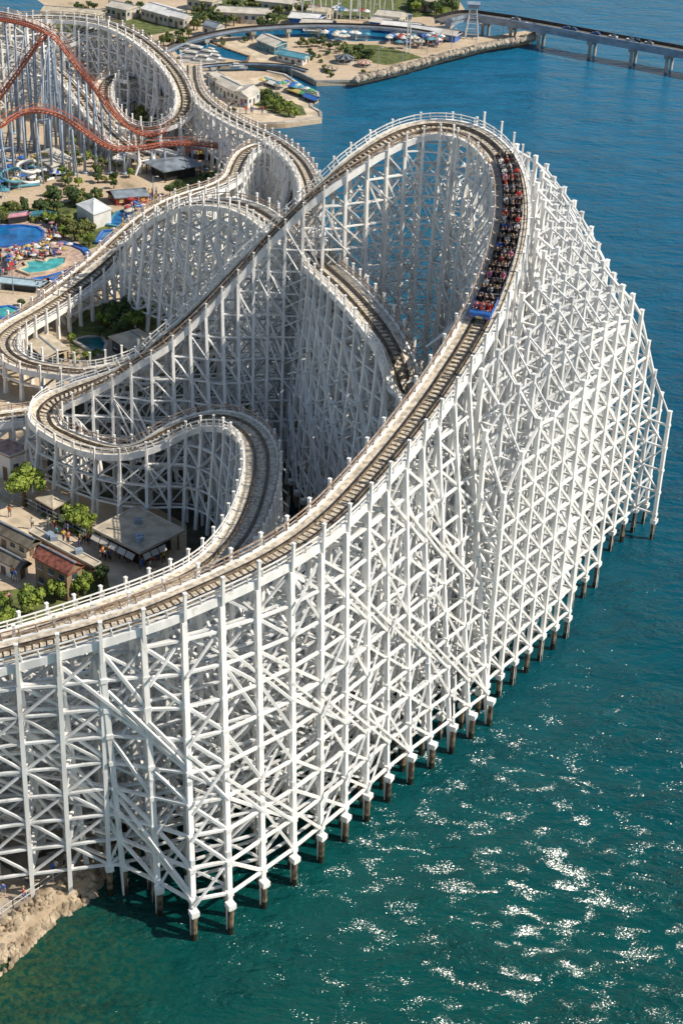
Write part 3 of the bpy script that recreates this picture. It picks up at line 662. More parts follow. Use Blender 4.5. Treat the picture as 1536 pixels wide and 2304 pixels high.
# fourth: the far oval, upper left
rootE = thing('wooden_roller_coaster', 'far white wooden coaster, a tall oval of pale lattice behind the orange coaster', 'roller coaster', (-60, 350, 0))
rowsE = [(-90, 52, 16), (0, 44, 16.2), (90, 40, 16.4), (180, 44, 16.4), (250, 58, 16), (305, 84, 15.2), (350, 118, 14), (386, 155, 12.6), (410, 195, 11), (418, 235, 9), (400, 268, 7), (355, 288, 5.4), (308, 290, 4.6), (270, 276, 4.6), (246, 250, 5), (232, 220, 6), (236, 190, 7), (262, 172, 8), (300, 178, 8)]
EE = catmull(ctrl(rowsE, 2.8, 3.4)); EF = resample(EE, 1.2)
coaster_track(rootE, EF, hw=1.8, rs=1.4)
print('bents E', coaster_supports(rootE, EE, 3.0, lv=2.6, rs=2.6, hw=1.8, pw=.40, bw=.27, tw=.2))
rootG = thing('wooden_roller_coaster', 'far white wooden hump running down to the left behind the orange steel peak', 'roller coaster', (-70, 360, 0))
rowsG = [(-90, 118, 15), (-20, 106, 15), (40, 112, 14.4), (90, 134, 12.8), (135, 168, 10), (170, 206, 7.5), (200, 246, 5.5), (235, 290, 4.5), (280, 330, 4), (330, 352, 4)]
GG = catmull(ctrl(rowsG, 2.8, 2.8)); GF = resample(GG, 1.2)
coaster_track(rootG, GF, hw=1.6, rs=1.4)
print('bents G', coaster_supports(rootG, GG, 3.0, lv=2.6, rs=2.6, hw=1.6, pw=.38, bw=.26, tw=.2))
rootH = thing('wooden_roller_coaster', 'far white wooden hill at the top left corner with a pointed crest', 'roller coaster', (-80, 380, 0))
rowsH = [(-90, 20, 20), (-20, 28, 19), (40, 40, 18), (90, 66, 15), (125, 100, 11), (160, 95, 12), (200, 70, 14), (260, 66, 14), (310, 90, 13), (350, 130, 11.5), (370, 170, 10), (372, 215, 8)]
HH = catmull(ctrl(rowsH, 3.4, 2.8)); HF = resample(HH, 1.2)
coaster_track(rootH, HF, hw=1.6, rs=1.4)
print('bents H', coaster_supports(rootH, HH, 3.2, lv=2.8, rs=2.6, hw=1.6, pw=.38, bw=.26, tw=.2))
# track end at left edge, mid height
rootI = thing('wooden_roller_coaster', 'short low wooden track leaving the picture at the left edge beside the white turnaround', 'roller coaster', (-40, 200, 0))
rowsI = [(-160, 965, 6), (-60, 950, 6.2), (20, 940, 6.4), (85, 932, 6.4)]
II = catmull(ctrl(rowsI, 2.4, 2.4)); IF = resample(II, 1.0)
coaster_track(rootI, IF, hw=1.8); coaster_supports(rootI, II, 3.3, lv=2.6, rs=3, hw=1.8, pw=.42, bw=.28, tw=.2)
# ------------------------------------------------------------------ orange steel coaster
def steel(label, rows, colsp=3.0, lean=True, loc=(0, 0, 0), gd=0.0):
    root = thing('steel_roller_coaster', label, 'roller coaster', loc)
    A = catmull([list(at(*r)) for r in rows]); A = resample(A, .8); T, N, U = frames(A)
    for s_ in (-1, 1):
        mb = MB(); mb.tube([tuple(A[i]+N[i]*.5*s_) for i in range(len(A))], .11, 6); part(mb, 'rail', M_ORANGE, root, True)
        mb = MB(); pts = [tuple(A[i]+N[i]*.95*s_+U[i]*.75) for i in range(len(A))]
        for p, q in zip(pts, pts[1:]): mb.beam(p, q, .09)
        for i in range(0, len(A), 2): mb.beam(A[i]+N[i]*.95*s_-U[i]*.1, pts[i], .07)
        part(mb, 'handrail', M_ORANGE, root)
    mb = MB(); mb.tube([tuple(A[i]-U[i]*.55) for i in range(len(A))], .2, 8); part(mb, 'spine_tube', M_ORANGE, root, True)
    mb = MB()
    for i in range(0, len(A)): mb.beam(A[i]-N[i]*.9-U[i]*.12, A[i]+N[i]*.9-U[i]*.12, .16, .1); 
    for i in range(0, len(A), 1): mb.beam(A[i]-U[i]*.5, A[i]-N[i]*.55, .1); mb.beam(A[i]-U[i]*.5, A[i]+N[i]*.55, .1)
    part(mb, 'crossties', M_ORANGE, root)
    B = resample(A, colsp); T, N, U = frames(B)
    for i in range(len(B)):
        p = B[i]-U[i]*.6; n = N[i]*(1 if i % 2 else -1)
        if p[2] < GZ+1.2: continue
        mb = MB(); f = p+n*(.02*p[2]); mb.tube([tuple(p), (f[0], f[1], GZ)], [.2, .27], 8); mb.box((f[0], f[1], GZ+.15), (1, 1, .5))
        if p[2] > 9 and i % 3 == 0:
            g = p+N[i]*(.24*p[2]); mb.tube([tuple(p-np.array([0, 0, 1.5])), (g[0], g[1], GZ)], .15, 6)
            for z in (p[2]*.35, p[2]*.65): mb.beam((p[0], p[1], z), (p[0]+(g[0]-p[0])*(1-z/p[2]), p[1]+(g[1]-p[1])*(1-z/p[2]), z), .15)
        part(mb, 'support_column', M_COLUMN, root, True)
    return root, A
steel('tall orange steel coaster whose peak drops steeply to the right', [(-90, 330, 6), (-40, 268, 8), (0, 212, 12), (50, 142, 18), (84, 95, 22.6), (108, 76, 24), (134, 92, 22.8), (180, 152, 18), (230, 216, 12), (268, 262, 8), (300, 288, 6), (335, 300, 5.2), (375, 290, 5.6), (412, 262, 6.6)], 2.6, loc=(-50, 330, 0))
steel('orange steel track coming over the top left toward the peak', [(-90, 34, 22), (-30, 36, 23), (30, 44, 24), (75, 56, 24.5), (108, 72, 24.6)], 3.2, loc=(-60, 345, 0))
steel('orange steel coaster with a low rounded hump in front of the tall peak', [(-90, 325, 9), (-40, 300, 11), (0, 280, 12.4), (42, 254, 13.7), (85, 245, 14), (130, 254, 13), (178, 282, 10.2), (222, 314, 7.6), (262, 331, 6.2), (320, 330, 6), (380, 321, 6.2), (440, 320, 6.2), (500, 327, 5.8), (556, 334, 5)], 2.6, loc=(-50, 318, 0))
# big blue pylon at the peak
p = at(112, 84, 22.5); b = MB()
for dx, dy in ((-.7, -.7), (.7, -.7), (.7, .7), (-.7, .7)): b.tube([(p.x+dx*.4, p.y+dy*.4, 23), (p.x+dx*2.2, p.y+dy*2.2, GZ)], [.2, .34], 8)
for z in range(4, 22, 4):
    k = .9*(2.2-(1.8*z/23)); q = [(p.x+a*k*.8, p.y+c*k*.8, z) for a, c in ((-1, -1), (1, -1), (1, 1), (-1, 1))]
    for a in range(4): b.beam(q[a], q[(a+1) % 4], .2)
    b.beam(q[0], q[2], .16)
tag(b.build('steel_pylon', M_COLUMN, smooth=False), 'blue grey braced steel pylon standing under the orange peak', 'pylon')
#@@PART2
# ------------------------------------------------------------------ train and riders
def skin_mesh(nodes, edges, sub=1, name='body'):
    me = bpy.data.meshes.new(name); me.from_pydata([n[0] for n in nodes], edges, []); o = bpy.data.objects.new(name, me); COL.objects.link(o)
    m = o.modifiers.new('s', 'SKIN'); m.use_smooth_shade = True
    for i, n in enumerate(nodes):
        me.skin_vertices[0].data[i].radius = (n[1], n[1]); me.skin_vertices[0].data[i].use_root = (i == 0)
    o.modifiers.new('u', 'SUBSURF').levels = sub
    dg = bpy.context.evaluated_depsgraph_get(); dg.update(); out = bpy.data.meshes.new_from_object(o.evaluated_get(dg))
    COL.objects.unlink(o); bpy.data.objects.remove(o); return out
def person_mesh(kind):
    if kind == 'sit':      # faces +Y, hips at origin
        N = [((0, 0, 0), .15), ((0, -.02, .22), .145), ((0, -.03, .42), .165), ((0, -.03, .53), .07), ((0, -.02, .62), .085), ((0, -.01, .72), .105), ((0, 0, .80), .07),
             ((.11, .06, -.02), .095), ((.13, .44, .0), .075), ((.13, .48, -.38), .05), ((.13, .6, -.44), .045), ((-.11, .06, -.02), .095), ((-.13, .44, .0), .075), ((-.13, .48, -.38), .05), ((-.13, .6, -.44), .045),
             ((.2, -.02, .45), .065), ((.24, .1, .22), .048), ((.16, .34, .26), .038), ((.13, .42, .28), .04), ((-.2, -.02, .45), .065), ((-.24, .1, .22), .048), ((-.16, .34, .26), .038), ((-.13, .42, .28), .04)]
        head = .72
    elif kind == 'cheer':
        N = [((0, 0, 0), .15), ((0, -.02, .22), .145), ((0, -.03, .42), .165), ((0, -.03, .53), .07), ((0, -.02, .62), .085), ((0, -.01, .72), .105), ((0, 0, .80), .07),
             ((.11, .06, -.02), .095), ((.13, .44, .0), .075), ((.13, .48, -.38), .05), ((.13, .6, -.44), .045), ((-.11, .06, -.02), .095), ((-.13, .44, .0), .075), ((-.13, .48, -.38), .05), ((-.13, .6, -.44), .045),
             ((.2, -.02, .47), .065), ((.3, .06, .68), .048), ((.27, .1, .92), .036), ((.26, .1, 1.02), .04), ((-.2, -.02, .47), .065), ((-.3, .06, .68), .048), ((-.27, .1, .92), .036), ((-.26, .1, 1.02), .04)]
        head = .72
    else:                  # standing / mid-stride, feet at z=0
        st = .16 if kind == 'walk' else .03
        N = [((0, 0, .92), .14), ((0, 0, 1.12), .13), ((0, 0, 1.36), .165), ((0, 0, 1.47), .065), ((0, .01, 1.55), .08), ((0, .015, 1.64), .1), ((0, .01, 1.71), .07),
             ((.09, 0, .85), .1), ((.1, st, .48), .07), ((.1, st*.6, .08), .045), ((.11, st*.6+.12, .04), .042), ((-.09, 0, .85), .1), ((-.1, -st*.3, .48), .07), ((-.1, -st*1.4, .1), .045), ((-.11, -st*1.4+.12, .04), .042),
             ((.2, 0, 1.4), .062), ((.25, -st*.8, 1.13), .045), ((.25, st*.2, .9), .035), ((.25, st*.3, .82), .038), ((-.2, 0, 1.4), .062), ((-.25, st*.6, 1.13), .045), ((-.25, st*1.2, .92), .035), ((-.25, st*1.4, .84), .038)]
        head = 1.64
    E = [(0, 1), (1, 2), (2, 3), (3, 4), (4, 5), (5, 6), (0, 7), (7, 8), (8, 9), (9, 10), (0, 11), (11, 12), (12, 13), (13, 14), (2, 15), (15, 16), (16, 17), (17, 18), (2, 19), (19, 20), (20, 21), (21, 22)]
    me = skin_mesh(N, E, 1, 'person')
    base = N[0][0][2]
    for m in (M_SKIN, M_BLUE, M_BLACK): me.materials.append(m)
    for p in me.polygons:
        c = p.center; z = c.z-base
        if z > .50 and abs(c.x) < .17: mi = 0
        elif (kind in ('walk', 'stand') and abs(c.x) > .2 and z < .28) or (kind == 'sit' and c.y > .2 and z > .15) or (kind == 'cheer' and abs(c.x) > .22 and z > .56): mi = 0
        elif z > .04: mi = 1
        elif kind in ('sit', 'cheer'): mi = 2 if c.y < .46 and z > -.3 else 0
        else: mi = 2 if z > -.55 else 0
        p.material_index = mi
    # hair cap
    hb = MB(); hx = (0, -.015, head+.045)
    if kind in ('walk', 'stand'): hx = (0, 0, head+.045)
    R_ = 8; rings = []
    for a in range(5):
        th = a/4*1.75
        rings.append([(hx[0]+.105*math.sin(th)*math.cos(2*math.pi*k/R_), hx[1]-.02+.115*math.sin(th)*math.sin(2*math.pi*k/R_), hx[2]+.105*math.cos(th)) for k in range(R_)])
    for rg in rings: hb.v += rg
    for a in range(4):
        for k in range(R_): hb.f.append((a*R_+k, a*R_+(k+1) % R_, (a+1)*R_+(k+1) % R_, (a+1)*R_+k)); hb.m.append(0)
    hm = bpy.data.meshes.new('hair'); hm.from_pydata(hb.v, [], hb.f); hm.materials.append(M_HAIR)
    return me, hm
PM = {k: person_mesh(k) for k in ('sit', 'cheer', 'walk', 'stand')}
SH = {n: mat('shirt_'+n, c, .8, .1, 4) for n, c in (('white', (.8, .79, .76)), ('black', (.03, .03, .035)), ('red', (.55, .04, .04)), ('blue', (.06, .15, .5)), ('grey', (.3, .3, .32)), ('pink', (.65, .2, .32)), ('yellow', (.75, .55, .08)), ('teal', (.05, .35, .38)), ('orange', (.7, .22, .05)))}
HR = {n: mat('hair_'+n, c, .7, .15, 6) for n, c in (('black', (.02, .017, .015)), ('brown', (.09, .05, .028)), ('fair', (.42, .28, .13)))}
SKN = [mat('skin_%s' % n, c, .6, .1, 3) for n, c in (('light', (.62, .40, .30)), ('mid', (.42, .25, .16)), ('deep', (.18, .1, .065)))]
def person(kind, mw, shirt, label, group, trous=None):
    me, hm = PM[kind]; o = bpy.data.objects.new('person', me); COL.objects.link(o); o.matrix_world = mw
    sl = o.material_slots
    for i, m in ((0, random.choice(SKN)), (1, SH[shirt]), (2, trous or random.choice((M_BLACK, SH['grey'], SH['blue'], SH['black'])))):
        sl[i].link = 'OBJECT'; sl[i].material = m
    h = bpy.data.objects.new('hair', hm); COL.objects.link(h); h.parent = o
    h.material_slots[0].link = 'OBJECT'; h.material_slots[0].material = random.choice(list(HR.values())+[HR['black']])
    tag(o, label, 'person', group); return o
# car prototype (local: x lateral, y forward, z up from the rail head)
CW, CL = 2.3, 2.62
def car_meshes(front=False):
    out = {}
    b = MB(); b.box((0, 0, .3), (CW-.3, CL-.1, .14), mi=1)
    for s_ in (-1, 1):
        # shaped side panel : lower at the door, higher at the seats
        x0, x1 = s_*(CW/2-.06), s_*(CW/2)
        prof = [(-CL/2+.06, .3), (CL/2-.1, .3), (CL/2-.04, .62), (CL/2-.3, 1.0), (.35, .92), (.1, .78), (-.1, .98), (-CL/2+.5, 1.02), (-CL/2+.25, 1.1), (-CL/2+.06, 1.1)]
        n = len(b.v); k = len(prof)
        for x in (x0, x1): b.v += [(x, y, z) for y, z in prof]
        for i in range(k): b.f.append((n+i, n+(i+1) % k, n+k+(i+1) % k, n+k+i)); b.m.append(0)
        b.f.append(tuple(range(n, n+k))); b.m.append(1); b.f.append(tuple(range(n+2*k-1, n+k-1, -1))); b.m.append(0)
    b.box((0, -CL/2+.09, .68), (CW-.12, .08, .72), mi=1); b.box((0, CL/2-.12, .55), (CW-.12, .08, .5), mi=0 if front else 1)
    if front:
        pr = [(CL/2-.1, .25), (CL/2+.34, .3), (CL/2+.42, .5), (CL/2+.2, .9), (CL/2-.12, 1.02)]
        n = len(b.v); k = len(pr)
        for x in (-CW/2+.05, CW/2-.05): b.v += [(x, y, z) for y, z in pr]
        for i in range(k): b.f.append((n+i, n+(i+1) % k, n+k+(i+1) % k, n+k+i)); b.m.append(0)
        b.f.append(tuple(range(n, n+k))); b.m.append(0); b.f.append(tuple(range(n+2*k-1, n+k-1, -1))); b.m.append(0)
    out['car'] = (b, [M_BLUE if front else M_NAVY, M_BLACK])
    b = MB(); b.beam((-CW/2+.02, CL/2-.02, .36), (CW/2-.02, CL/2-.02, .36), .1); 
    for s_ in (-1, 1): b.beam((s_*(CW/2+.02), -CL/2+.1, .36), (s_*(CW/2+.02), CL/2-.05, .36), .07)
    out['bumper_trim'] = (b, [M_WWALL])
    for j, y in enumerate((-.72, .5)):
        b = MB(); b.box((0, y, .52), (CW-.3, .55, .16)); b.beam((0, y-.27, .5), (0, y-.42, 1.2), CW-.32, .12, ref=(1, 0, 0) if False else None)
        b.box((0, y-.34, .85), (CW-.32, .12, .7)); out['seat%d' % j] = (b, [M_RED if (j and front) else M_BLACK])
        b = MB(); b.tube([(-CW/2+.15, y+.1, .6), (-CW/2+.15, y+.38, .88), (CW/2-.15, y+.38, .88), (CW/2-.15, y+.1, .6)], .035, 6); out['lap_bar%d' % j] = (b, [M_COLUMN])
    for j, (x, y) in enumerate(((-.68, -.85), (.68, -.85), (-.68, .85), (.68, .85))):
        b = MB(); b.tube([(x-.07, y, .17), (x+.07, y, .17)], .17, 12); out['wheel%d' % j] = (b, [M_BLACK])
    if front:
        b = MB(); b.box((0, CL/2+.42, .52), (.7, .06, .24)); out['number_plate'] = (b, [M_YEL])
        for s_ in (-1, 1):
            b = MB(); b.box((s_*.85, CL/2+.40, .52), (.22, .08, .14)); out['lamp%d' % s_] = (b, [M_RED])
    return out
def mkmesh(b, nm, ms):
    me = bpy.data.meshes.new(nm); me.from_pydata(b.v, [], b.f)
    for m in ms: me.materials.append(m)
    if len(ms) > 1: me.polygons.foreach_set('material_index', b.m)
    return me
CARM = {fr: {k: mkmesh(b, k.rstrip('-01234'), ms) for k, (b, ms) in car_meshes(fr).items()} for fr in (False, True)}
TR, NR, UR = frames(AF); cum = np.r_[0, np.cumsum(np.linalg.norm(np.diff(AF[:, :3], axis=0), axis=1))]
half = i1h = int(len(AF)*.5)
def near_idx(px, py, z):
    q = np.array(at(px, py, z)); return int(np.argmin(np.linalg.norm(AF[:half, :3]-q, axis=1)))
s0 = cum[near_idx(1080, 726, 38.8)]; s1 = cum[near_idx(1131, 368, 45)]
ncar = max(8, int(round((s1-s0)/2.85)))
trainloc = Vector(AF[near_idx(1080, 730, 38.8), :3])
train = thing('roller_coaster_train', 'long black and blue coaster train full of riders coming down the crest toward the viewer', 'train', trainloc)
ORD = ['first', 'second', 'third', 'fourth', 'fifth', 'sixth', 'seventh', 'eighth', 'ninth', 'tenth', 'eleventh', 'twelfth', 'thirteenth', 'fourteenth', 'fifteenth', 'sixteenth']
for c in range(ncar):
    s_ = s0+1.2+c*(s1-s0)/ncar
    I = lambda X: np.array([np.interp(s_, cum, X[:, k]) for k in range(3)])
    P = I(AF[:, :3]); T_, N_, U_ = I(TR), I(NR), I(UR); bk = float(np.interp(s_, cum, bankA)); cb, sb = math.cos(bk), math.sin(bk)
    Yv = Vector(-T_).normalized(); n_ = Vector(N_*cb+U_*sb); Xv = (-n_).normalized(); Zv = Xv.cross(Yv).normalized(); Xv = Yv.cross(Zv)
    P = Vector(P)+Zv*.31
    mw = Matrix(((Xv.x, Yv.x, Zv.x, P.x), (Xv.y, Yv.y, Zv.y, P.y), (Xv.z, Yv.z, Zv.z, P.z), (0, 0, 0, 1)))
    fr = c == 0; car = bpy.data.objects.new('car', CARM[fr]['car']); COL.objects.link(car); car.parent = train; car.matrix_local = Matrix.Translation(-trainloc) @ mw
    for k, me in CARM[fr].items():
        if k == 'car': continue
        o = bpy.data.objects.new(k.rstrip('-01234'), me); COL.objects.link(o); o.parent = car
    for r_, y in enumerate((.5, -.72)):
        for k, x in enumerate((.70, 0, -.70)):
            shirt = random.choice(['white', 'black', 'black', 'black', 'white', 'grey', 'white', 'blue', 'red', 'pink', 'black', 'black', 'grey', 'black'])
            kind = 'cheer' if random.random() < .3 else 'sit'
            lab = '%s shirt rider%s, %s of the %s row in the %s train car' % (shirt, ' with arms raised' if kind == 'cheer' else '', ('left', 'middle', 'right')[k], ('front', 'back')[r_], ORD[c])
            m2 = mw @ Matrix.Translation((x+random.uniform(-.04, .04), y-.08, .72)) @ Matrix.Rotation(random.uniform(-.2, .2), 4, 'Z') @ Matrix.Scale(1.12, 4)
            person(kind, m2, shirt, lab, 'riders on the coaster train')
print('cars', ncar)
# ------------------------------------------------------------------ trees
def crown_mesh(seed, R_=1.0, nblob=16, nleaf=1500, leaf=.12, flat=.85, m=M_LEAF[0]):
    r = random.Random(seed); b = MB(); blobs = []
    for i in range(nblob):
        th = r.uniform(0, 6.28); ph = r.uniform(-.35, 1.0); d_ = r.uniform(.25, .72)*R_
        blobs.append((math.cos(th)*d_*math.cos(ph), math.sin(th)*d_*math.cos(ph), math.sin(ph)*d_*flat, r.uniform(.2, .42)*R_))
    for i in range(nleaf):
        x, y, z, q = r.choice(blobs); v = Vector((r.gauss(0, 1), r.gauss(0, 1), r.gauss(0, 1)+.25)).normalized(); rr = q*r.uniform(.72, 1.06)
        c = Vector((x, y, z))+v*rr; n = (v+Vector((r.uniform(-.7, .7), r.uniform(-.7, .7), r.uniform(-.7, .7)))).normalized()
        a = n.cross(Vector((0, 0, 1)) if abs(n.z) < .9 else Vector((1, 0, 0))).normalized(); t = r.uniform(0, 3.14); e = n.cross(a); a, e = a*math.cos(t)+e*math.sin(t), e*math.cos(t)-a*math.sin(t)
        w = leaf*r.uniform(.6, 1.25)
        b.poly([c-a*w, c-e*w*.6, c+a*w, c+e*w*.6])
    return mkmesh(b, 'crown', [m])
def trunk_mesh():
    b = MB(); b.tube([(0, 0, -1.15), (.03, 0, -.5), (0, .02, 0)], [.12, .085, .05], 7)
    for k in range(5):
        a = k*1.26; b.tube([(0, 0, -.5+.08*k), (math.cos(a)*.3, math.sin(a)*.3, -.1+.07*k), (math.cos(a)*.5, math.sin(a)*.5, .15+.05*k)], [.05, .035, .015], 5)
    return mkmesh(b, 'trunk', [M_TRUNK])
TRK = trunk_mesh()
CR = {k: [crown_mesh(10+i+7*j, m=M_LEAF[j]) for i in range(3)] for j, k in enumerate(('bright', 'deep', 'olive'))}
CRS = {k: [crown_mesh(50+i+7*j, nleaf=420, leaf=.2, nblob=11, m=M_LEAF[j]) for i in range(3)] for j, k in enumerate(('bright', 'deep', 'olive'))}
def tree(cx, cy, rpx, kind, label, group=None, name='tree', low=False, squash=1.0):
    """crown centre pixel, crown radius pixel"""
    k = scl(cx, cy, 3); R_ = rpx*1.12/k; zc = GZ+R_*(1.05 if not low else .5); p = at(cx, cy, zc)
    t = thing(name, label, 'tree' if name == 'tree' else 'bush', (p.x, p.y, GZ), random.uniform(0, 6.28), group)
    t.scale = (R_, R_, R_*squash*random.uniform(.9, 1.1))
    c = bpy.data.objects.new('crown', random.choice((CR if rpx > 13 else CRS)[kind])); COL.objects.link(c); c.parent = t; c.location = (0, 0, 1.05 if not low else .45)
    if not low:
        c = bpy.data.objects.new('trunk', TRK); COL.objects.link(c); c.parent = t; c.location = (0, 0, 1.12)
    return t
for a in ((52, 1086, 50, 'bright', 'biggest bright green tree, round, at the left edge below the white turnaround'),
          (165, 1158, 34, 'bright', 'spreading bright green tree between the small tan canopy and the tan pavilion'),
          (196, 1172, 24, 'bright', 'green tree touching the left corner of the tan pavilion'),
          (122, 1326, 29, 'bright', 'green tree in front of the red roofed building'), (184, 1306, 33, 'bright', 'full green tree right of the red roofed building'),
          (70, 1348, 37, 'bright', 'broad green tree left of the red roofed building, above the white railing'), (230, 1292, 24, 'deep', 'dark green tree at the bend of the path below the pavilion'),
          (8, 1350, 22, 'bright', 'upper of two green trees cut by the left edge'), (14, 1392, 28, 'bright', 'lower of two green trees cut by the left edge'),
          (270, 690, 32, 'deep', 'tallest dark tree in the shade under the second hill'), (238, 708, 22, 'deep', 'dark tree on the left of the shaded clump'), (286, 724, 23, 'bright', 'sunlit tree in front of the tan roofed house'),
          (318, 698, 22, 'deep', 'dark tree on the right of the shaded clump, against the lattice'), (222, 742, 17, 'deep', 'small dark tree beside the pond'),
          (122, 440, 23, 'deep', 'round dark tree right of the steel columns'), (166, 438, 20, 'deep', 'dark tree behind the white hall'), (88, 462, 16, 'deep', 'low dark tree left of the round dark tree'),
          (148, 492, 21, 'olive', 'olive tree left of the white hall'), (168, 516, 22, 'olive', 'olive tree in the middle of the clump by the pools'), (200, 536, 18, 'bright', 'round light green tree beside the narrow pool'), (192, 505, 18, 'olive', 'olive tree below the white hall'),
          (28, 468, 18, 'olive', 'olive tree above the big blue pool'), (52, 456, 14, 'deep', 'small tree above the big blue pool'), (8, 486, 15, 'olive', 'olive tree cut by the left edge above the big pool'),
          (222, 432, 11, 'deep', 'small tree between the white hall and the red stall'), (382, 424, 15, 'deep', 'dark tree behind the second hill boards'), (402, 414, 12, 'deep', 'small dark tree below the grey pavilion'),
          (522, 248, 9, 'deep', 'lone small tree on the bare quay'), (48, 678, 9, 'deep', 'lone palm like small tree above the turquoise pool'), (425, 292, 12, 'deep', 'dark tree under the junction of the far coasters'), (446, 300, 11, 'deep', 'second dark tree under the far junction'),
          (100, 802, 9, 'bright', 'small bush like tree below the tan canopy roof'), (195, 800, 12, 'bright', 'light green tree beside the dark pond'), (160, 760, 11, 'bright', 'small tree between the tan canopy and the pond')):
    tree(*a)
def bushes(n, poly, r0, r1, kinds, label, group, name='tree', low=False):
    k = 0; xs = [p[0] for p in poly]; ys = [p[1] for p in poly]; g = 0
    while k < n and g < 5000:
        g += 1; x = random.uniform(min(xs), max(xs)); y = random.uniform(min(ys), max(ys))
        if inpoly(x, y, poly): tree(x, y, random.uniform(r0, r1), random.choice(kinds), label, group, name, low); k += 1
bushes(26, [(582, 208), (600, 203), (640, 222), (668, 236), (668, 250), (640, 248), (585, 232)], 9, 12, ('olive', 'deep', 'bright'), 'green tree in the dense planted block on the quay', 'trees in the planted block on the quay')
bushes(24, [(428, 30), (470, 18), (640, 40), (640, 52), (560, 58), (430, 56)], 10, 15, ('deep', 'olive'), 'dark tree in the belt behind the curved elevated road', 'trees in the belt behind the elevated road')
bushes(22, [(430, 2), (650, 4), (700, 20), (640, 22), (430, 20)], 9, 13, ('deep', 'olive'), 'tree among the roofs at the very top of the picture', 'trees among the roofs at the top')
bushes(26, [(900, -8), (1030, -8), (1035, 10), (1000, 24), (920, 20)], 10, 15, ('deep', 'bright', 'deep'), 'dark tree on the wooded point by the bridge end', 'trees on the wooded point')
bushes(14, [(770, 98), (840, 104), (850, 122), (790, 124), (765, 112)], 7, 12, ('deep', 'olive'), 'tree in the grove on the walled promontory', 'trees in the promontory grove')
bushes(10, [(665, 84), (730, 84), (735, 100), (670, 102)], 6, 9, ('deep', 'olive'), 'small tree behind the teal roofed hall', 'small trees behind the teal hall')
bushes(8, [(490, 80), (560, 78), (560, 100), (495, 98)], 4, 7, ('deep', 'olive'), 'small tree on the sandy spit by the boats', 'small trees on the spit')
bushes(16, [(170, 8), (330, 6), (330, 30), (180, 30)], 8, 12, ('deep', 'olive'), 'tree behind the far wooden coaster', 'trees behind the far coaster')
bushes(9, [(130, 44), (200, 60), (250, 60), (240, 74), (140, 74)], 7, 10, ('deep', 'olive'), 'tree seen through the far wooden coaster', 'trees inside the far coaster')
bushes(12, [(290, 240), (380, 245), (385, 270), (330, 282), (295, 262)], 8, 12, ('bright', 'olive'), 'green tree inside the far oval of track', 'trees inside the far oval')
bushes(12, [(380, 330), (520, 345), (530, 400), (480, 405), (470, 380), (380, 345)], 6, 10, ('deep', 'olive', 'bright'), 'shrub among the stalls behind the grey pavilion', 'shrubs around the grey pavilion', 'bush', True)
bushes(14, [(0, 350), (250, 340), (250, 400), (0, 420)], 8, 12, ('deep', 'olive'), 'dark tree standing among the blue grey steel columns', 'trees among the steel columns')
bushes(10, [(110, 1148), (140, 1160), (200, 1205), (190, 1215), (100, 1165)], 7, 9, ('bright', 'deep'), 'clipped shrub in the hedge between the path and the canopy', 'shrubs of the hedge by the path', 'bush', True)
bushes(5, [(0, 1400), (60, 1385), (240, 1335), (250, 1350), (120, 1395), (0, 1440)], 6, 9, ('bright', 'deep'), 'shrub along the white railing at lower left', 'shrubs along the railing', 'bush', True)
bushes(10, [(690, 150), (800, 150), (850, 160), (800, 172), (700, 168)], 5, 8, ('deep', 'olive', 'bright'), 'bush in the garden round the carousel', 'bushes round the carousel', 'bush', True)
bushes(8, [(60, 470), (130, 500), (120, 515), (60, 490)], 6, 9, ('bright', 'olive'), 'shrub along the top of the pool deck', 'shrubs above the pool deck', 'bush', True)
bushes(20, [(0, 462), (90, 455), (120, 470), (200, 490), (225, 545), (190, 555), (140, 515), (60, 482), (0, 492)], 11, 17, ('olive', 'bright', 'deep'), 'leafy tree in the planted belt above the pools', 'trees in the planted belt above the pools')
bushes(16, [(90, 420), (190, 425), (245, 440), (200, 452), (100, 468)], 10, 15, ('deep', 'olive'), 'dark tree in the row behind the pale pointed hall', 'trees in the row behind the pale hall')
bushes(16, [(180, 300), (330, 340), (340, 400), (250, 400), (120, 330)], 8, 13, ('deep', 'olive', 'bright'), 'tree in the strip right of the steel columns', 'trees right of the steel columns')
bushes(14, [(395, 395), (520, 388), (540, 402), (470, 440), (410, 430)], 8, 13, ('deep', 'olive'), 'shrub on the brown bank below the grey pavilion', 'shrubs on the brown bank', 'bush', True)
bushes(10, [(215, 700), (335, 670), (340, 730), (230, 745)], 16, 22, ('deep', 'deep', 'bright'), 'dark tree crowded under the second hill', 'trees crowded under the second hill')
bushes(12, [(100, 800), (240, 790), (250, 806), (180, 815)], 6, 10, ('bright', 'olive'), 'shrub beside the low curved track', 'shrubs beside the low curved track', 'bush', True)
bushes(14, [(640, 120), (700, 108), (760, 120), (740, 135), (690, 140)], 5, 8, ('deep', 'olive'), 'shrub beside the long teal hall', 'shrubs beside the teal hall', 'bush', True)
bushes(16, [(130, 345), (330, 345), (330, 420), (250, 425), (130, 425)], 9, 14, ('deep', 'olive', 'bright'), 'tree on the tan ground between the marquee and the pale hall', 'trees between the marquee and the pale hall')
bushes(12, [(700, 92), (760, 95), (850, 125), (860, 140), (800, 130)], 6, 10, ('deep', 'olive'), 'tree along the path beside the carousel', 'trees by the carousel path')
bushes(12, [(300, 85), (420, 62), (430, 85), (380, 100)], 8, 12, ('deep', 'olive'), 'tree between the far coaster and the elevated road', 'trees beside the elevated road ramp')
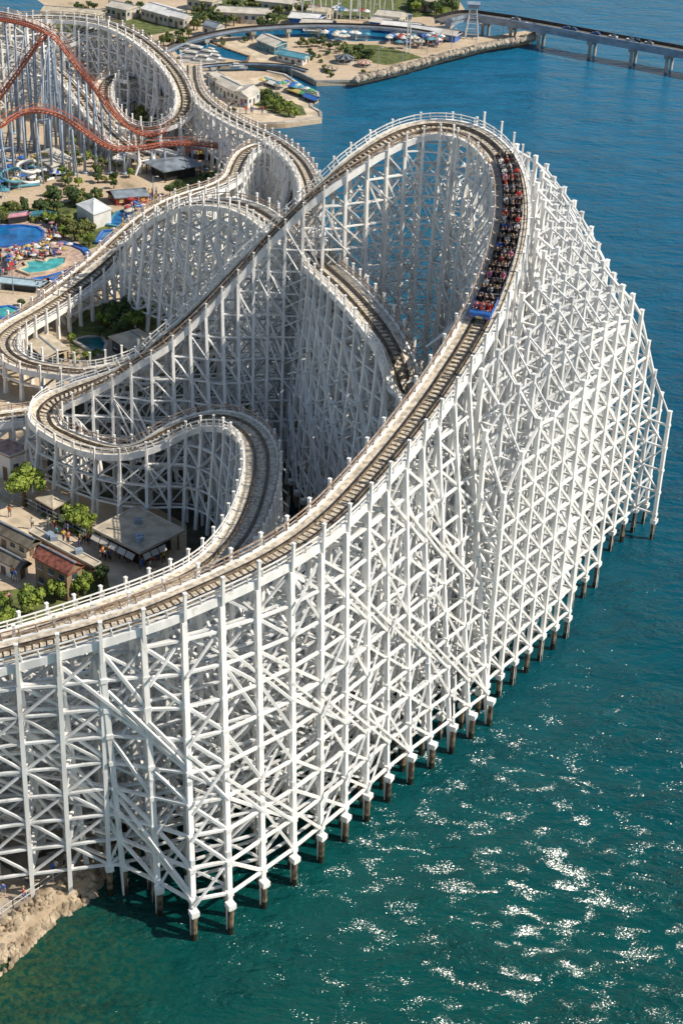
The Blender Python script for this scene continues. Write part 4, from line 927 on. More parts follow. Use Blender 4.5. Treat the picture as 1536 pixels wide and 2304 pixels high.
# ------------------------------------------------------------------ buildings
def building(name, label, cx, cy, a, b_, z, roof='flat', rise=.0, wall=M_CREAM, rm=M_TAN, win=3, inset=.88, cat='building', over=0.0, open_=False, wm=M_GLASS, group=None, floors=1):
    """roof parallelogram: centre pixel and two half-edge vectors in pixels, at eave height z"""
    z = GZ+(z-GZ)*.58; rise *= .8
    C = [Vector(at(cx+sx*a[0]+sy*b_[0], cy+sx*a[1]+sy*b_[1], z)) for sx, sy in ((-1, -1), (1, -1), (1, 1), (-1, 1))]
    m_ = sum(C, Vector())/4; t = thing(name, label, cat, (m_.x, m_.y, GZ), 0, group)
    if (C[1]-C[0]).cross(C[2]-C[0]).z < 0: C = C[::-1]
    Wc = [m_+(c-m_)*inset for c in C]
    if not open_:
        mb = MB(); mb.prism([(c.x, c.y) for c in Wc], GZ-.1, z-.02); part(mb, 'wall', wall, t)
    else:
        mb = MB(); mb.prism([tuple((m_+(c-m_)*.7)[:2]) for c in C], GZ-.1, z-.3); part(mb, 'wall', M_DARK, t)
        for i in range(4):
            n_ = max(1, int((Wc[(i+1) % 4]-Wc[i]).length/3.0))
            for k in range(n_):
                q = Wc[i].lerp(Wc[(i+1) % 4], k/n_); mb = MB(); mb.beam((q.x, q.y, GZ-.1), (q.x, q.y, z), .22); part(mb, 'post', wall, t)
    mb = MB(); th = .18
    if roof == 'flat':
        mb.prism([(c.x, c.y) for c in C], z, z+.3)
        part(mb, 'roof', rm, t)
        mb = MB()
        for i in range(4): mb.beam(C[i]+Vector((0, 0, .34)), C[(i+1) % 4]+Vector((0, 0, .34)), .16, .16)
        part(mb, 'parapet', M_CREAM, t)
        if C[0].lerp(C[2], .5) and (C[1]-C[0]).length > 5:
            for k in range(3):
                q = m_+(C[random.randrange(4)]-m_)*random.uniform(.2, .6); mb = MB(); mb.box((q.x, q.y, z+.6), (.9, .7, .6), random.random()); part(mb, 'rooftop_unit', M_COLUMN, t)
    else:
        L0, L1 = (C[1]-C[0]).length, (C[2]-C[1]).length
        if L0 < L1: C = C[1:]+C[:1]; Wc = Wc[1:]+Wc[:1]
        if roof == 'gable': r0, r1 = (C[0]+C[3])/2, (C[1]+C[2])/2
        elif roof == 'hip': e0, e1 = (C[0]+C[3])/2, (C[1]+C[2])/2; r0, r1 = e0.lerp(e1, .3), e0.lerp(e1, .7)
        else: r0 = r1 = m_
        up_ = Vector((0, 0, rise)); r0 = r0+up_; r1 = r1+up_
        D = Vector((0, 0, -th))
        if roof == 'tent':
            for i in range(4):
                mid = (C[i]+C[(i+1) % 4])/2; q = r0.lerp(mid, .5)-Vector((0, 0, rise*.14)); f = [C[i], C[(i+1) % 4], q]; mb.poly(f)
                mb.poly([C[i], q, r0]); mb.poly([q, C[(i+1) % 4], r0])
                mb.poly([C[i]+D, C[(i+1) % 4]+D, C[(i+1) % 4], C[i]])
        else:
            mb.poly([C[0], C[1], r1, r0]); mb.poly([C[2], C[3], r0, r1])
            if roof == 'hip': mb.poly([C[1], C[2], r1]); mb.poly([C[3], C[0], r0])
            else:
                g = MB(); g.poly([Wc[1], Wc[2], m_.lerp(r1, inset)]); g.poly([Wc[3], Wc[0], m_.lerp(r0, inset)]); part(g, 'gable', wall, t)
            for i in range(4): mb.poly([C[i]+D, C[(i+1) % 4]+D, C[(i+1) % 4], C[i]])
        mb.poly([c+D for c in C][::-1])
        part(mb, 'roof', rm, t)
        if roof in ('gable', 'hip'):
            mb = MB(); mb.beam(r0+Vector((0, 0, .03)), r1+Vector((0, 0, .03)), .25, .12); part(mb, 'ridge_cap', M_GREYR, t)
    if not open_ and win:
        for i in range(4):
            A_, B_ = Wc[i], Wc[(i+1) % 4]; e = (B_-A_); nrm = Vector((e.y, -e.x, 0)).normalized()
            if nrm.dot(Vector((-m_.x, -m_.y, 0))) < 0: continue
            L_ = e.length; n_ = max(1, min(11, int(L_/1.5) if win > 1 else 1)); H = (z-GZ)/floors
            for fl in range(floors):
                for k in range(n_):
                    q = A_+e*((k+.5)/n_); isd = (k == n_//2 and fl == 0); w_ = min(.75, L_/n_*.5); hh = min(H*.34, 1.0) if not isd else min(H*.6, 1.9)
                    zz = GZ+fl*H+(H*.55 if not isd else hh/2); mb = MB(); mb.beam(Vector((q.x, q.y, zz))-e.normalized()*w_/2+nrm*.02, Vector((q.x, q.y, zz))+e.normalized()*w_/2+nrm*.02, .08, hh)
                    o = part(mb, 'door' if isd else 'window', M_BROWNW if isd else wm, t)
                    if not isd:
                        mb = MB(); s1_ = Vector((q.x, q.y, zz-hh/2-.04)); mb.beam(s1_-e.normalized()*(w_/2+.08)+nrm*.06, s1_+e.normalized()*(w_/2+.08)+nrm*.06, .16, .08); part(mb, 'sill', M_WWALL, o)
    return t, C
pav, PC = building('pavilion', 'large food pavilion with a flat tan roof and a row of square awnings', 312, 1196, (53, 27), (50, -25), 5.2, 'flat', 0, M_BROWNW, M_TAN, 0, .86, open_=True)
for (e0, e1, n_, off) in (((208, 1199), (305, 1248), 5, (-6, 12)), ((320, 1248), (372, 1224), 3, (5, 12))):
    for k in range(n_):
        q0 = (e0[0]+(e1[0]-e0[0])*(k+.06)/n_, e0[1]+(e1[1]-e0[1])*(k+.06)/n_); q1 = (e0[0]+(e1[0]-e0[0])*(k+.94)/n_, e0[1]+(e1[1]-e0[1])*(k+.94)/n_)
        A_, B_ = at(*q0, 3.3), at(*q1, 3.3); C_, D_ = at(q1[0]+off[0], q1[1]+off[1], 2.9), at(q0[0]+off[0], q0[1]+off[1], 2.9)
        mb = MB(); mb.poly([A_, B_, C_, D_]); dn = Vector((0, 0, -.1)); mb.poly([D_+dn, C_+dn, B_+dn, A_+dn])
        for x, y in ((A_, B_), (B_, C_), (C_, D_), (D_, A_)): mb.poly([x+dn, y+dn, y, x])
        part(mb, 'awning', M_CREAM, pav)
building('canopy', 'small square tan canopy beside the biggest green tree', 119, 1122, (20, 12), (20, -11), 4, 'tent', .7, M_BROWNW, M_TAN, 0, open_=True, cat='canopy')
building('shed', 'upper of two long grey brown sheds at the left edge', 20, 1196, (60, 30), (14, -9), 4, 'gable', 1.0, M_CREAM, mat('grey_brown_roofing', (.2, .17, .13), .9, .3, 1.0), 5, .84, cat='shed')
building('shed', 'lower of two long grey brown sheds at the left edge', 8, 1250, (50, 26), (14, -9), 4, 'gable', 1.0, M_WWALL, MATS['grey_brown_roofing'], 5, .84, cat='shed')
building('red_roofed_building', 'two storey brown building with a red tiled roof near lower left', 131, 1262, (40, 21), (19, -11), 7.6, 'gable', 1.2, mat('ochre_wall', (.30, .21, .13), .85, .25, .8), M_REDR, 4, .9, floors=2)
building('arcade', 'long narrow arcade with a tan flat roof and dark openings along the path', 146, 1236, (74, 40), (7, -5), 3.6, 'flat', 0, M_BROWNW, M_TAN, 6, .9, wm=M_DARK)
building('white_building', 'white building with a pinkish cluttered flat roof at the left edge above the big tree', 22, 1012, (26, 11), (26, -9), 7, 'flat', 0, M_WWALL, mat('pinkish_roofing', (.46, .30, .25), .9, .3, 1.2), 2, .97)
building('canopy', 'big sloping tan canopy inside the low left curve of track', 108, 778, (22, 18), (28, -10), 4.5, 'gable', .5, M_BROWNW, M_TAN, 0, open_=True, cat='canopy')
building('house', 'dark walled house with a tan hipped roof in front of the shaded trees', 304, 764, (27, 17), (34, -9), 5, 'hip', 1.2, mat('dark_stained_wall', (.06, .06, .065), .7, .3, 1), M_TAN, 3, .86)
building('white_hall', 'white cube like hall with a pale pointed roof beside the splash channel', 211, 463, (20, 12), (21, -7), 6, 'tent', 1.3, M_WWALL, mat('pale_membrane', (.68, .70, .70), .6, .1, .8), 0, .94)
building('food_stall', 'red and orange fronted snack stall with a dark grey roof', 288, 434, (40, -3), (10, 8), 3.6, 'gable', .9, M_RED, M_GREYR, 5, .9, cat='stall', wm=M_YEL)
building('grey_pavilion', 'long pavilion with a blue grey membrane roof over a dark interior', 390, 366, (24, 12), (46, -8), 5, 'hip', .9, M_DARK, M_GREYR, 0, .86, open_=True)
building('marquee', 'cream marquee standing among the blue grey steel columns', 118, 352, (24, 14), (26, -9), 5, 'tent', 1.6, M_CREAM, M_CREAM, 0, .9)
for i, a in enumerate(((470, 340, (26, 3), (8, -5), M_YEL, 'yellow canopy stall behind the grey pavilion'), (500, 350, (18, 5), (8, -5), M_RED, 'red canopy stall right of the yellow one'), (440, 338, (14, 3), (8, -4), M_ORANGE, 'orange canopy stall left of the yellow one'),
                       (330, 318, (14, 3), (9, -5), M_YEL, 'yellow stall under the orange low track'), (350, 232, (16, 3), (10, -4), M_WWALL, 'white stall inside the far oval'), (300, 210, (20, 4), (8, -4), M_CREAM, 'cream roofed hall inside the far oval'))):
    building('market_stall', a[5], a[0], a[1], a[2], a[3], 3.4, 'gable', .7, M_BROWNW, a[4], 0, .85, cat='stall', open_=True)
building('warehouse', 'left of two joined white quay warehouses', 519, 188, (22, 11), (14, -7), 5, 'gable', .9, M_WWALL, M_CREAM, 3, .95)
building('warehouse', 'right of two joined white quay warehouses', 556, 204, (16, 7), (14, -8), 5, 'gable', .9, M_WWALL, M_CREAM, 3, .95)
building('warehouse', 'small low white warehouse at the inner corner of the quay', 490, 172, (10, 6), (9, -4), 3.5, 'flat', 0, M_WWALL, M_CREAM, 1, .95)
building('boat_hall', 'pale gabled hall with blue ends on the sandy spit', 612, 90, (22, 9), (16, -6), 4.5, 'gable', 1, M_TEALR, M_CREAM, 3, .9)
building('teal_hall', 'long low hall with a bright teal roof', 660, 121, (32, 6), (9, -5), 3.8, 'gable', .7, M_WWALL, M_TEALR, 5, .9)
for a in ((165, 24, (66, 5), (10, -6), M_TAN, 'longest tan flat roofed hall at top left'), (276, 12, (24, 5), (16, -5), M_CREAM, 'cream roofed block between the top left trees'), (366, 20, (32, 9), (20, -6), M_WWALL, 'white hall with the tallest pale roof at the top'),
          (400, 32, (24, 6), (10, -4), M_WWALL, 'white annex right of the tallest pale roof'), (548, 22, (58, 3), (10, -6), M_CREAM, 'long cream warehouse roof at the top centre'), (625, 0, (40, 4), (12, -4), M_CREAM, 'cream roof cut by the top edge'),
          (460, -4, (30, 4), (12, -4), M_TAN, 'tan roof cut by the top edge behind the trees'), (960, -4, (26, 4), (10, -4), M_TAN, 'tan roof behind the wooded point'), (480, 55, (16, 4), (10, -4), M_GREYR, 'grey roofed kiosk by the elevated road'),
          (720, 20, (24, 3), (8, -4), M_TAN, 'tan roof behind the white masts'), (880, 30, (30, 3), (10, -5), M_CREAM, 'cream roof right of the white masts')):
    building('far_building', a[5], a[0], a[1], a[2], a[3], 5.5, 'gable', 1.0, M_CREAM, a[4], 3, .94)
for a in ((690, 36, (34, 3), (10, -5), M_WWALL, 'white marquee roof left of the masts'), (715, 50, (36, 2), (8, -4), M_CREAM, 'cream marquee just above the elevated road'), (905, 56, (44, 4), (9, -5), M_WWALL, 'long white swept marquee near the end of the elevated road'),
          (960, 66, (36, 5), (8, -4), M_WWALL, 'white marquee beside the colourful fair'), (1005, 72, (28, 4), (7, -4), M_CREAM, 'cream marquee nearest the tower'), (860, 46, (24, 3), (8, -4), M_CREAM, 'cream marquee behind the elevated road')):
    building('marquee', a[5], a[0], a[1], a[2], a[3], 4, 'gable', 1.1, M_BLUE, a[4], 0, .86, cat='marquee')
building('pool_bar', 'wavy light blue edged bar roof along the front of the lagoon deck', 50, 632, (48, 5), (10, -7), 3.2, 'gable', .5, M_WWALL, mat('pale_blue_roof', (.42, .56, .62), .6, .15, .8), 0, .85, open_=True, cat='bar')
building('pool_bar', 'short blue roofed bar at the right end of the lagoon deck', 140, 622, (30, -8), (9, 5), 3.2, 'gable', .5, M_WWALL, M_BLUE, 0, .85, open_=True, cat='bar')
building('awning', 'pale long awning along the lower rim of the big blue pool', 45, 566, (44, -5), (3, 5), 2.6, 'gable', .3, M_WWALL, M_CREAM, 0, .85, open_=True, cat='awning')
building('pool_kiosk', 'pink topped kiosk at the upper side of the big blue pool', 42, 482, (22, -3), (6, -4), 3.4, 'gable', .5, M_DARK, M_PINK, 0, .85, cat='kiosk')
# ------------------------------------------------------------------ bridges
def swept(rows, step=1.5): return resample(catmull([list(at(*r)) for r in rows]), step)
def bridge(name, label, rows, w, piers, loc, deck=M_CONC, th=.9, lamp=0, pr=.6, par=.75):
    t = thing(name, label, 'bridge', loc); A = swept(rows); T, N, U = frames(A)
    def mk(nm, m, *sp):
        mb = MB()
        for s_ in sp: sweep(A, *s_, mb=mb)
        return part(mb, nm, m, t)
    mk('deck', deck, (-w/2, w/2, -th*.4, 0)); mk('girder', M_COLUMN, (-w/2+.15, -w/2+.45, -th*2.2, -th*.4-.002), (w/2-.45, w/2-.15, -th*2.2, -th*.4-.002), (-.12, .12, -th*2.0, -th*.4-.002))
    mk('road_surface', M_ROAD, (-w/2+.2, w/2-.2, .004, .03))
    for s_ in (-1, 1):
        mk('parapet', M_STEEL if s_ < 0 else M_COLUMN, (s_*w/2-.12, s_*w/2+.12, 0.002, par))
    for (px, py, z) in piers:
        q = np.array(at(px, py, z)); i = int(np.argmin(np.linalg.norm(A[:, :3]-q, axis=1))); P = A[i]; n = N[i]
        mb = MB(); mb.beam((P[0]-n[0]*w*.5, P[1]-n[1]*w*.5, P[2]-th*2.2-.35), (P[0]+n[0]*w*.5, P[1]+n[1]*w*.5, P[2]-th*2.2-.35), 1.2, .7)
        for s_ in (-.34, .34): mb.tube([(P[0]+n[0]*w*s_, P[1]+n[1]*w*s_, P[2]-th*2.2-.5), (P[0]+n[0]*w*s_, P[1]+n[1]*w*s_, -3)], pr, 10)
        part(mb, 'pier', M_CONC, t)
    return t, A, N
bt, BA, BN = bridge('road_bridge', 'long low road bridge on paired piers running across the water at top right', [(990, 46, 4), (1050, 33, 4.5), (1130, 42, 5), (1200, 54, 5), (1290, 70, 5), (1380, 87, 5), (1460, 101, 5), (1540, 116, 5), (1700, 148, 5)], 4.4,
    [(1085, 36, 5), (1150, 45, 5), (1225, 59, 5), (1335, 79, 5), (1430, 96, 5), (1510, 111, 5), (1600, 130, 5)], (60, 380, 0), th=.5, pr=.4)
bridge('elevated_road', 'dark decked elevated road curving above the lagoon from left to the fair', [(360, 118, 1.6), (400, 100, 1.9), (450, 84, 2.6), (520, 69, 3.4), (600, 61, 3.6), (680, 57, 3.6), (760, 57, 3.6), (840, 60, 3.6), (910, 66, 3.4), (975, 76, 2.6), (1010, 84, 2)], 2.4,
    [(x, y, 3.5) for x, y in ((470, 78), (560, 62), (640, 56), (720, 55), (800, 56), (880, 61), (950, 70))], (0, 420, 0), deck=M_ROAD, pr=.28, th=.2, par=.4)
bridge('footbridge', 'pale low footbridge crossing between the boats and the quay', [(425, 154, 1.4), (480, 146, 1.5), (560, 143, 1.5), (640, 147, 1.5), (690, 158, 1.4)], 1.0, [(480, 142, 2.4), (560, 139, 2.6), (640, 143, 2.4)], (-40, 350, 0), pr=.15, th=.12, par=.25)
# cars
def carmesh():
    b = MB(); b.prism([(-.9, -2.1), (.9, -2.1), (.95, -1.6), (.95, 1.5), (.8, 2.1), (-.8, 2.1), (-.95, 1.5), (-.95, -1.6)], .3, .82)
    body = mkmesh(b, 'body', [M_WWALL])
    b = MB(); n = 0; lo = [(-.85, -1.5), (.85, -1.5), (.85, 1.0), (-.85, 1.0)]; hi = [(-.68, -1.1), (.68, -1.1), (.68, .35), (-.68, .35)]
    b.v = [(x, y, .82) for x, y in lo]+[(x, y, 1.4) for x, y in hi]
    for i in range(4): b.f.append((i, (i+1) % 4, 4+(i+1) % 4, 4+i)); b.m.append(0)
    b.f.append((4, 5, 6, 7)); b.m.append(0); cab = mkmesh(b, 'cabin', [M_GLASS])
    b = MB(); b.tube([(-.12, 0, 0), (.12, 0, 0)], .33, 10); wh = mkmesh(b, 'wheel', [M_BLACK]); return body, cab, wh
CB, CC_, CWH = carmesh()
PAINT = {n: mat('paint_'+n, c, .3, .1, 2) for n, c in (('white', (.75, .75, .74)), ('black', (.02, .02, .022)), ('silver', (.4, .41, .42)), ('red', (.4, .03, .03)), ('blue', (.05, .12, .35)))}
def vehicle(p, dirv, colr, label, group, s_=1.0):
    t = thing('car', label, 'car', p, math.atan2(-dirv[0], dirv[1]), group); t.scale = (s_,)*3
    o = bpy.data.objects.new('body', CB); COL.objects.link(o); o.parent = t; o.material_slots[0].link = 'OBJECT'; o.material_slots[0].material = PAINT[colr]
    o = bpy.data.objects.new('cabin', CC_); COL.objects.link(o); o.parent = t
    for x in (-.85, .85):
        for y in (-1.3, 1.3): o = bpy.data.objects.new('wheel', CWH); COL.objects.link(o); o.parent = t; o.location = (x, y, .33)
Tb, Nb_, Ub_ = frames(BA)
for k in range(12):
    i = random.randrange(8, len(BA)-16); side = random.choice((-1, 1)); p = BA[i, :3]+Nb_[i]*1.1*side+np.array([0, 0, .03])
    c = random.choice(list(PAINT)); vehicle(tuple(p), Tb[i]*side, c, '%s car driving on the long road bridge' % c, '%s cars on the road bridge' % c, .5)
# ------------------------------------------------------------------ rocks (uncountable), quay kerbs
ICO_V = []; ph_ = (1+5**.5)/2
for s1_ in (-1, 1):
    for s2_ in (-1, 1): ICO_V += [(0, s1_, s2_*ph_), (s1_, s2_*ph_, 0), (s2_*ph_, 0, s1_)]
ICO_F = []
for i in range(12):
    for j in range(i+1, 12):
        for k in range(j+1, 12):
            a, c, e = (Vector(ICO_V[q]) for q in (i, j, k))
            if all(abs((u-v).length-2) < .01 for u, v in ((a, c), (c, e), (a, e))):
                ICO_F.append((i, j, k) if (c-a).cross(e-a).dot(a) > 0 else (i, k, j))
def rock(b, p, r):
    n = len(b.v); sx, sy, sz = (r*random.uniform(.7, 1.2)/1.9 for _ in range(3)); a = random.uniform(0, 6.28); ca, sa = math.cos(a), math.sin(a)
    for v in ICO_V:
        j = random.uniform(.8, 1.2); x, y, z = v[0]*sx*j, v[1]*sy*j, v[2]*sz*j
        b.v.append((p[0]+x*ca-y*sa, p[1]+x*sa+y*ca, p[2]+z))
    for f in ICO_F: b.f.append(tuple(n+q for q in f)); b.m.append(0)
def lerp2(P, t):
    s_ = t*(len(P)-1); i = min(int(s_), len(P)-2); f = s_-i; return (P[i][0]+(P[i+1][0]-P[i][0])*f, P[i][1]+(P[i+1][1]-P[i][1])*f)
b = MB(); up_l = [(-40, 2100), (30, 2052), (90, 2012), (140, 1984), (190, 1945), (222, 1905), (232, 1880)]; lo_l = [(-60, 2235), (20, 2185), (70, 2130), (120, 2080), (190, 2040), (232, 1990), (262, 1900)]
sl = MB()
for a_, c_ in zip(range(0, 24), range(1, 25)):
    u0, u1, l0, l1 = lerp2(up_l, a_/24), lerp2(up_l, c_/24), lerp2(lo_l, a_/24), lerp2(lo_l, c_/24); sl.poly([at(*u0, GZ+.03), at(*l0, -.7), at(*l1, -.7), at(*u1, GZ+.03)])
sl.build('shore', mat('shore_with_gap_shade', (.10, .08, .055), .9, .5, 1.5))['kind'] = 'structure'  # slope coloured dark to stand for shade in the gaps between boulders
for k in range(620):
    t_ = random.random(); s_ = random.random()**.9; u_, l_ = lerp2(up_l, t_), lerp2(lo_l, t_); x, y = u_[0]+(l_[0]-u_[0])*s_, u_[1]+(l_[1]-u_[1])*s_
    z = GZ+.15-1.35*s_; rock(b, at(x, y, z+random.uniform(0, .2)), random.choice((.26, .34, .42, .5)))
tag(b.build('rock_bank', M_ROCK), 'rough brown boulder bank below the promenade at bottom left', 'rocks', kind='stuff')
b = MB(); P = [(712, 183), (805, 181), (900, 158), (1000, 129), (1100, 104), (1193, 88), (1207, 76)]
P = [(800, 180), (900, 156), (1000, 127), (1100, 102), (1193, 86), (1207, 76)]
for k in range(2600):
    t_ = random.random(); s_ = random.random(); x, y = lerp2(P, t_); z = -.4+2.6*(1-abs(s_*2-1))
    rock(b, at(x+random.uniform(-3, 3), y-6+s_*9, z), random.uniform(.4, .9))
tag(b.build('rock_embankment', mat('pale_riprap', (.46, .39, .31), .9, .4, .8, col2=(.2, .17, .13), bump=.3, bscale=4)), 'pale rock embankment along the seaward side of the promontory', 'rocks', kind='stuff')
def kerb(px, label, z0=GZ, w=.6, h=.5, m=M_CONC, name='quay_wall'):
    b = MB(); Q = [at(x, y, z0) for x, y in px]
    for p, q in zip(Q, Q[1:]): b.beam(p, q, w, h)
    tag(b.build(name, m), label, 'wall')
kerb([(575, 279), (640, 275), (722, 264), (720, 252), (699, 240), (702, 226), (716, 218), (714, 208), (690, 201), (640, 168), (600, 160)], 'pale stone edge running round the flat quay')
kerb([(560, 142), (640, 150), (680, 166), (712, 182), (803, 180)], 'pale stone edge of the promontory facing the quay')
kerb([(470, 92), (512, 111), (560, 127), (556, 138), (470, 146)], 'dark kerb along the canal by the boats', m=M_PILE)
# railings on the promenade edge
b = MB(); L_ = [at(x, y, GZ) for x, y in ((-20, 2080), (30, 2046), (90, 2006), (150, 1966), (215, 1900), (240, 1870))]
for p, q in zip(L_, L_[1:]):
    for zz in (.5, 1.05): b.beam(p+Vector((0, 0, zz)), q+Vector((0, 0, zz)), .06)
    n_ = max(2, int((q-p).length/1.2))
    for k in range(n_+1): c = p.lerp(q, k/n_); b.beam(c, c+Vector((0, 0, 1.1)), .08)
tag(b.build('railing', M_WWALL), 'thin white railing along the promenade above the boulders', 'railing')
b = MB(); L_ = [at(x, y, GZ) for x, y in ((0, 1120), (60, 1140), (130, 1176), (200, 1218), (215, 1226))]
for p, q in zip(L_, L_[1:]):
    for zz in (.6, 1.2): b.beam(p+Vector((0, 0, zz)), q+Vector((0, 0, zz)), .08)
    n_ = max(2, int((q-p).length/1.5))
    for k in range(n_+1): c = p.lerp(q, k/n_); b.beam(c, c+Vector((0, 0, 1.25)), .09)
tag(b.build('railing', M_COLUMN), 'grey railing between the path and the hedge at lower left', 'railing')
# grated drain and planter on promenade
b = MB(); q0, q1 = at(-5, 1935, GZ+.1), at(75, 1995, GZ+.1)
for k in range(34): c = q0.lerp(q1, k/33); b.beam(c+Vector((-.8, .9, .02)), c+Vector((.8, -.9, .02)), .1, .06)
tag(b.build('grating', M_CONC), 'slatted ramp grating on the promenade at lower left', 'grating')
for px, py, lb in ((88, 1938, 'pale stone planter box on the promenade nearest the steps'), (112, 1925, 'pale stone planter box beside the shaded piles')):
    t = thing('planter', lb, 'planter', at(px, py, GZ)); b = MB(); b.box((0, 0, .35), (1.7, .8, .6), .5); part(b, 'box', M_CONC, t, local=True); b = MB(); b.box((0, 0, .68), (1.4, .55, .12), .5); part(b, 'soil_and_shade', M_SOIL_SHADE, t, local=True)
# ------------------------------------------------------------------ people on the ground
def crowd(n, poly, label, group, s_=1.0, kinds=('walk', 'stand')):
    xs = [p[0] for p in poly]; ys = [p[1] for p in poly]; k = 0; g = 0
    while k < n and g < 4000:
        g += 1; x = random.uniform(min(xs), max(xs)); y = random.uniform(min(ys), max(ys))
        if not inpoly(x, y, poly): continue
        p = at(x, y, GZ+.05); c = random.choice(list(SH)); k += 1
        person(random.choice(kinds), Matrix.Translation(p) @ Matrix.Rotation(random.uniform(0, 6.28), 4, 'Z') @ Matrix.Scale(s_, 4), c, '%s shirt %s' % (c, label), '%s shirt %s' % (c, group))
def one(x, y, kind, shirt, label, s_=1.0, rz=None):
    person(kind, Matrix.Translation(at(x, y, GZ+.08)) @ Matrix.Rotation(rz if rz is not None else random.uniform(0, 6.28), 4, 'Z') @ Matrix.Scale(s_, 4), shirt, label, None)
one(72, 1996, 'walk', 'red', 'person in a red dress walking beside the grating on the promenade', 1.0); one(8, 2018, 'walk', 'blue', 'person in blue at the left edge of the promenade', 1.0); one(54, 2026, 'stand', 'red', 'person in red standing at the railing above the boulders', .95)
one(118, 1970, 'stand', 'blue', 'person in blue leaning at the railing', 1.0); one(126, 1966, 'stand', 'white', 'person in white standing beside the one in blue at the railing', 1.0); one(148, 1952, 'walk', 'grey', 'person in grey at the right part of the railing', 1.0); one(4, 1925, 'stand', 'red', 'person in red under the leftmost piles', 1.1)
one(34, 1310, 'walk', 'blue', 'person in blue walking in front of the lower shed', 1.1); one(30, 1302, 'walk', 'orange', 'person in orange beside the one in blue by the lower shed', 1.1); one(232, 1262, 'stand', 'orange', 'person in bright orange on the path below the pavilion', 1.3); one(226, 1268, 'stand', 'black', 'person in black beside the orange one on the path', 1.2)
one(20, 1368, 'stand', 'pink', 'person in pink between the trees at the left edge', 1.3)
crowd(14, [(210, 1240), (330, 1275), (372, 1250), (380, 1262), (330, 1290), (215, 1256)], 'person standing by the awnings of the tan pavilion', 'people by the tan pavilion')
crowd(14, [(20, 1150), (200, 1220), (230, 1262), (180, 1240), (20, 1170)], 'person on the path above the long arcade', 'people on the path by the arcade')
crowd(26, [(310, 440), (400, 440), (395, 470), (320, 510), (290, 540), (245, 575), (230, 570), (280, 500)], 'person crossing the tan plaza beside the boarded hill', 'people on the tan plaza')
crowd(60, [(0, 575), (110, 555), (150, 560), (130, 582), (50, 590), (0, 640)], 'bather on the pink deck between the two pools', 'bathers between the pools', 1.0)
crowd(18, [(110, 500), (135, 510), (130, 545), (105, 552), (115, 525)], 'bather at the right end of the big blue pool', 'bathers at the right end of the big pool')
crowd(24, [(40, 640), (80, 650), (150, 632), (205, 605), (210, 612), (150, 648), (60, 662)], 'person queueing below the pool bars', 'people below the pool bars')
crowd(16, [(280, 460), (330, 455), (318, 500), (290, 530), (270, 540)], 'person right of the splash channel', 'people beside the splash channel')
crowd(30, [(900, 88), (1000, 92), (990, 108), (900, 112)], 'visitor in the colourful fair on the promontory', 'visitors in the fair', 1.2)
crowd(14, [(455, 215), (520, 215), (600, 262), (560, 266), (470, 235)], 'person on the bare quay', 'people on the quay', 1.1)
# ------------------------------------------------------------------ parasols, stalls, fair
def para_mesh(m):
    b = MB(); R_ = 1.25; n = 8
    for k in range(n):
        a0, a1 = 2*math.pi*k/n, 2*math.pi*(k+1)/n; b.poly([(0, 0, 2.75), (R_*math.cos(a0), R_*math.sin(a0), 2.2), (R_*math.cos(a1), R_*math.sin(a1), 2.2)])
        b.poly([(R_*math.cos(a0), R_*math.sin(a0), 2.2), (R_*math.cos(a0), R_*math.sin(a0), 2.02), (R_*math.cos(a1), R_*math.sin(a1), 2.02), (R_*math.cos(a1), R_*math.sin(a1), 2.2)])
    return mkmesh(b, 'canopy', [m])
b = MB(); b.tube([(0, 0, 0), (0, 0, 2.7)], .05, 6); b.box((0, 0, .06), (.5, .5, .12)); PPOLE = mkmesh(b, 'pole', [M_WWALL])
PAR = {n: para_mesh(m) for n, m in (('red', M_RED), ('pink', M_PINK), ('white', M_WWALL), ('blue', M_BLUE), ('yellow', M_YEL), ('green', M_GREEN), ('cream', M_CREAM), ('teal', M_TEALR))}
def parasols(n, poly, cols, label, group, s_=1.0):
    xs = [p[0] for p in poly]; ys = [p[1] for p in poly]; k = 0; g = 0
    while k < n and g < 4000:
        g += 1; x = random.uniform(min(xs), max(xs)); y = random.uniform(min(ys), max(ys))
        if not inpoly(x, y, poly): continue
        c = random.choice(cols); k += 1; t = thing('parasol', '%s parasol %s' % (c, label), 'parasol', at(x, y, GZ+.04), random.random(), '%s parasols %s' % (c, group)); t.scale = (s_*.62,)*3
        for nm, me in (('canopy', PAR[c]), ('pole', PPOLE)): o = bpy.data.objects.new(nm, me); COL.objects.link(o); o.parent = t
parasols(34, [(0, 575), (110, 555), (165, 562), (130, 582), (50, 588), (30, 612), (0, 640)], ['red', 'pink', 'white', 'blue', 'yellow', 'cream', 'white'], 'on the deck between the two pools', 'between the pools', .8)
parasols(14, [(100, 498), (135, 506), (150, 530), (130, 552), (105, 552), (122, 525)], ['red', 'pink', 'white'], 'at the right end of the big blue pool', 'at the right of the big pool', .75)
parasols(12, [(150, 612), (205, 590), (215, 604), (170, 632)], ['red', 'white', 'blue', 'cream'], 'at the lower right of the lagoon', 'right of the lagoon', .8)
parasols(14, [(560, 400-210), (640, 190), (700, 214), (706, 225), (650, 206)], ['blue', 'green', 'yellow', 'teal', 'white'], 'along the water side of the quay', 'along the quay', 1.1)
parasols(44, [(888, 84), (1010, 90), (1000, 104), (900, 112), (868, 100)], ['cream', 'white', 'red', 'teal', 'blue', 'white'], 'in the crowded fair on the promontory', 'in the fair', 1.2)
parasols(16, [(700, 58+24), (800, 84), (850, 96), (770, 96)], ['cream', 'teal', 'white', 'white'], 'by the lagoon edge in front of the elevated road', 'by the lagoon', 1.2)
parasols(12, [(290, 445), (330, 452), (325, 470), (285, 490)], ['red', 'cream', 'blue'], 'near the red stall', 'near the red stall', .9)
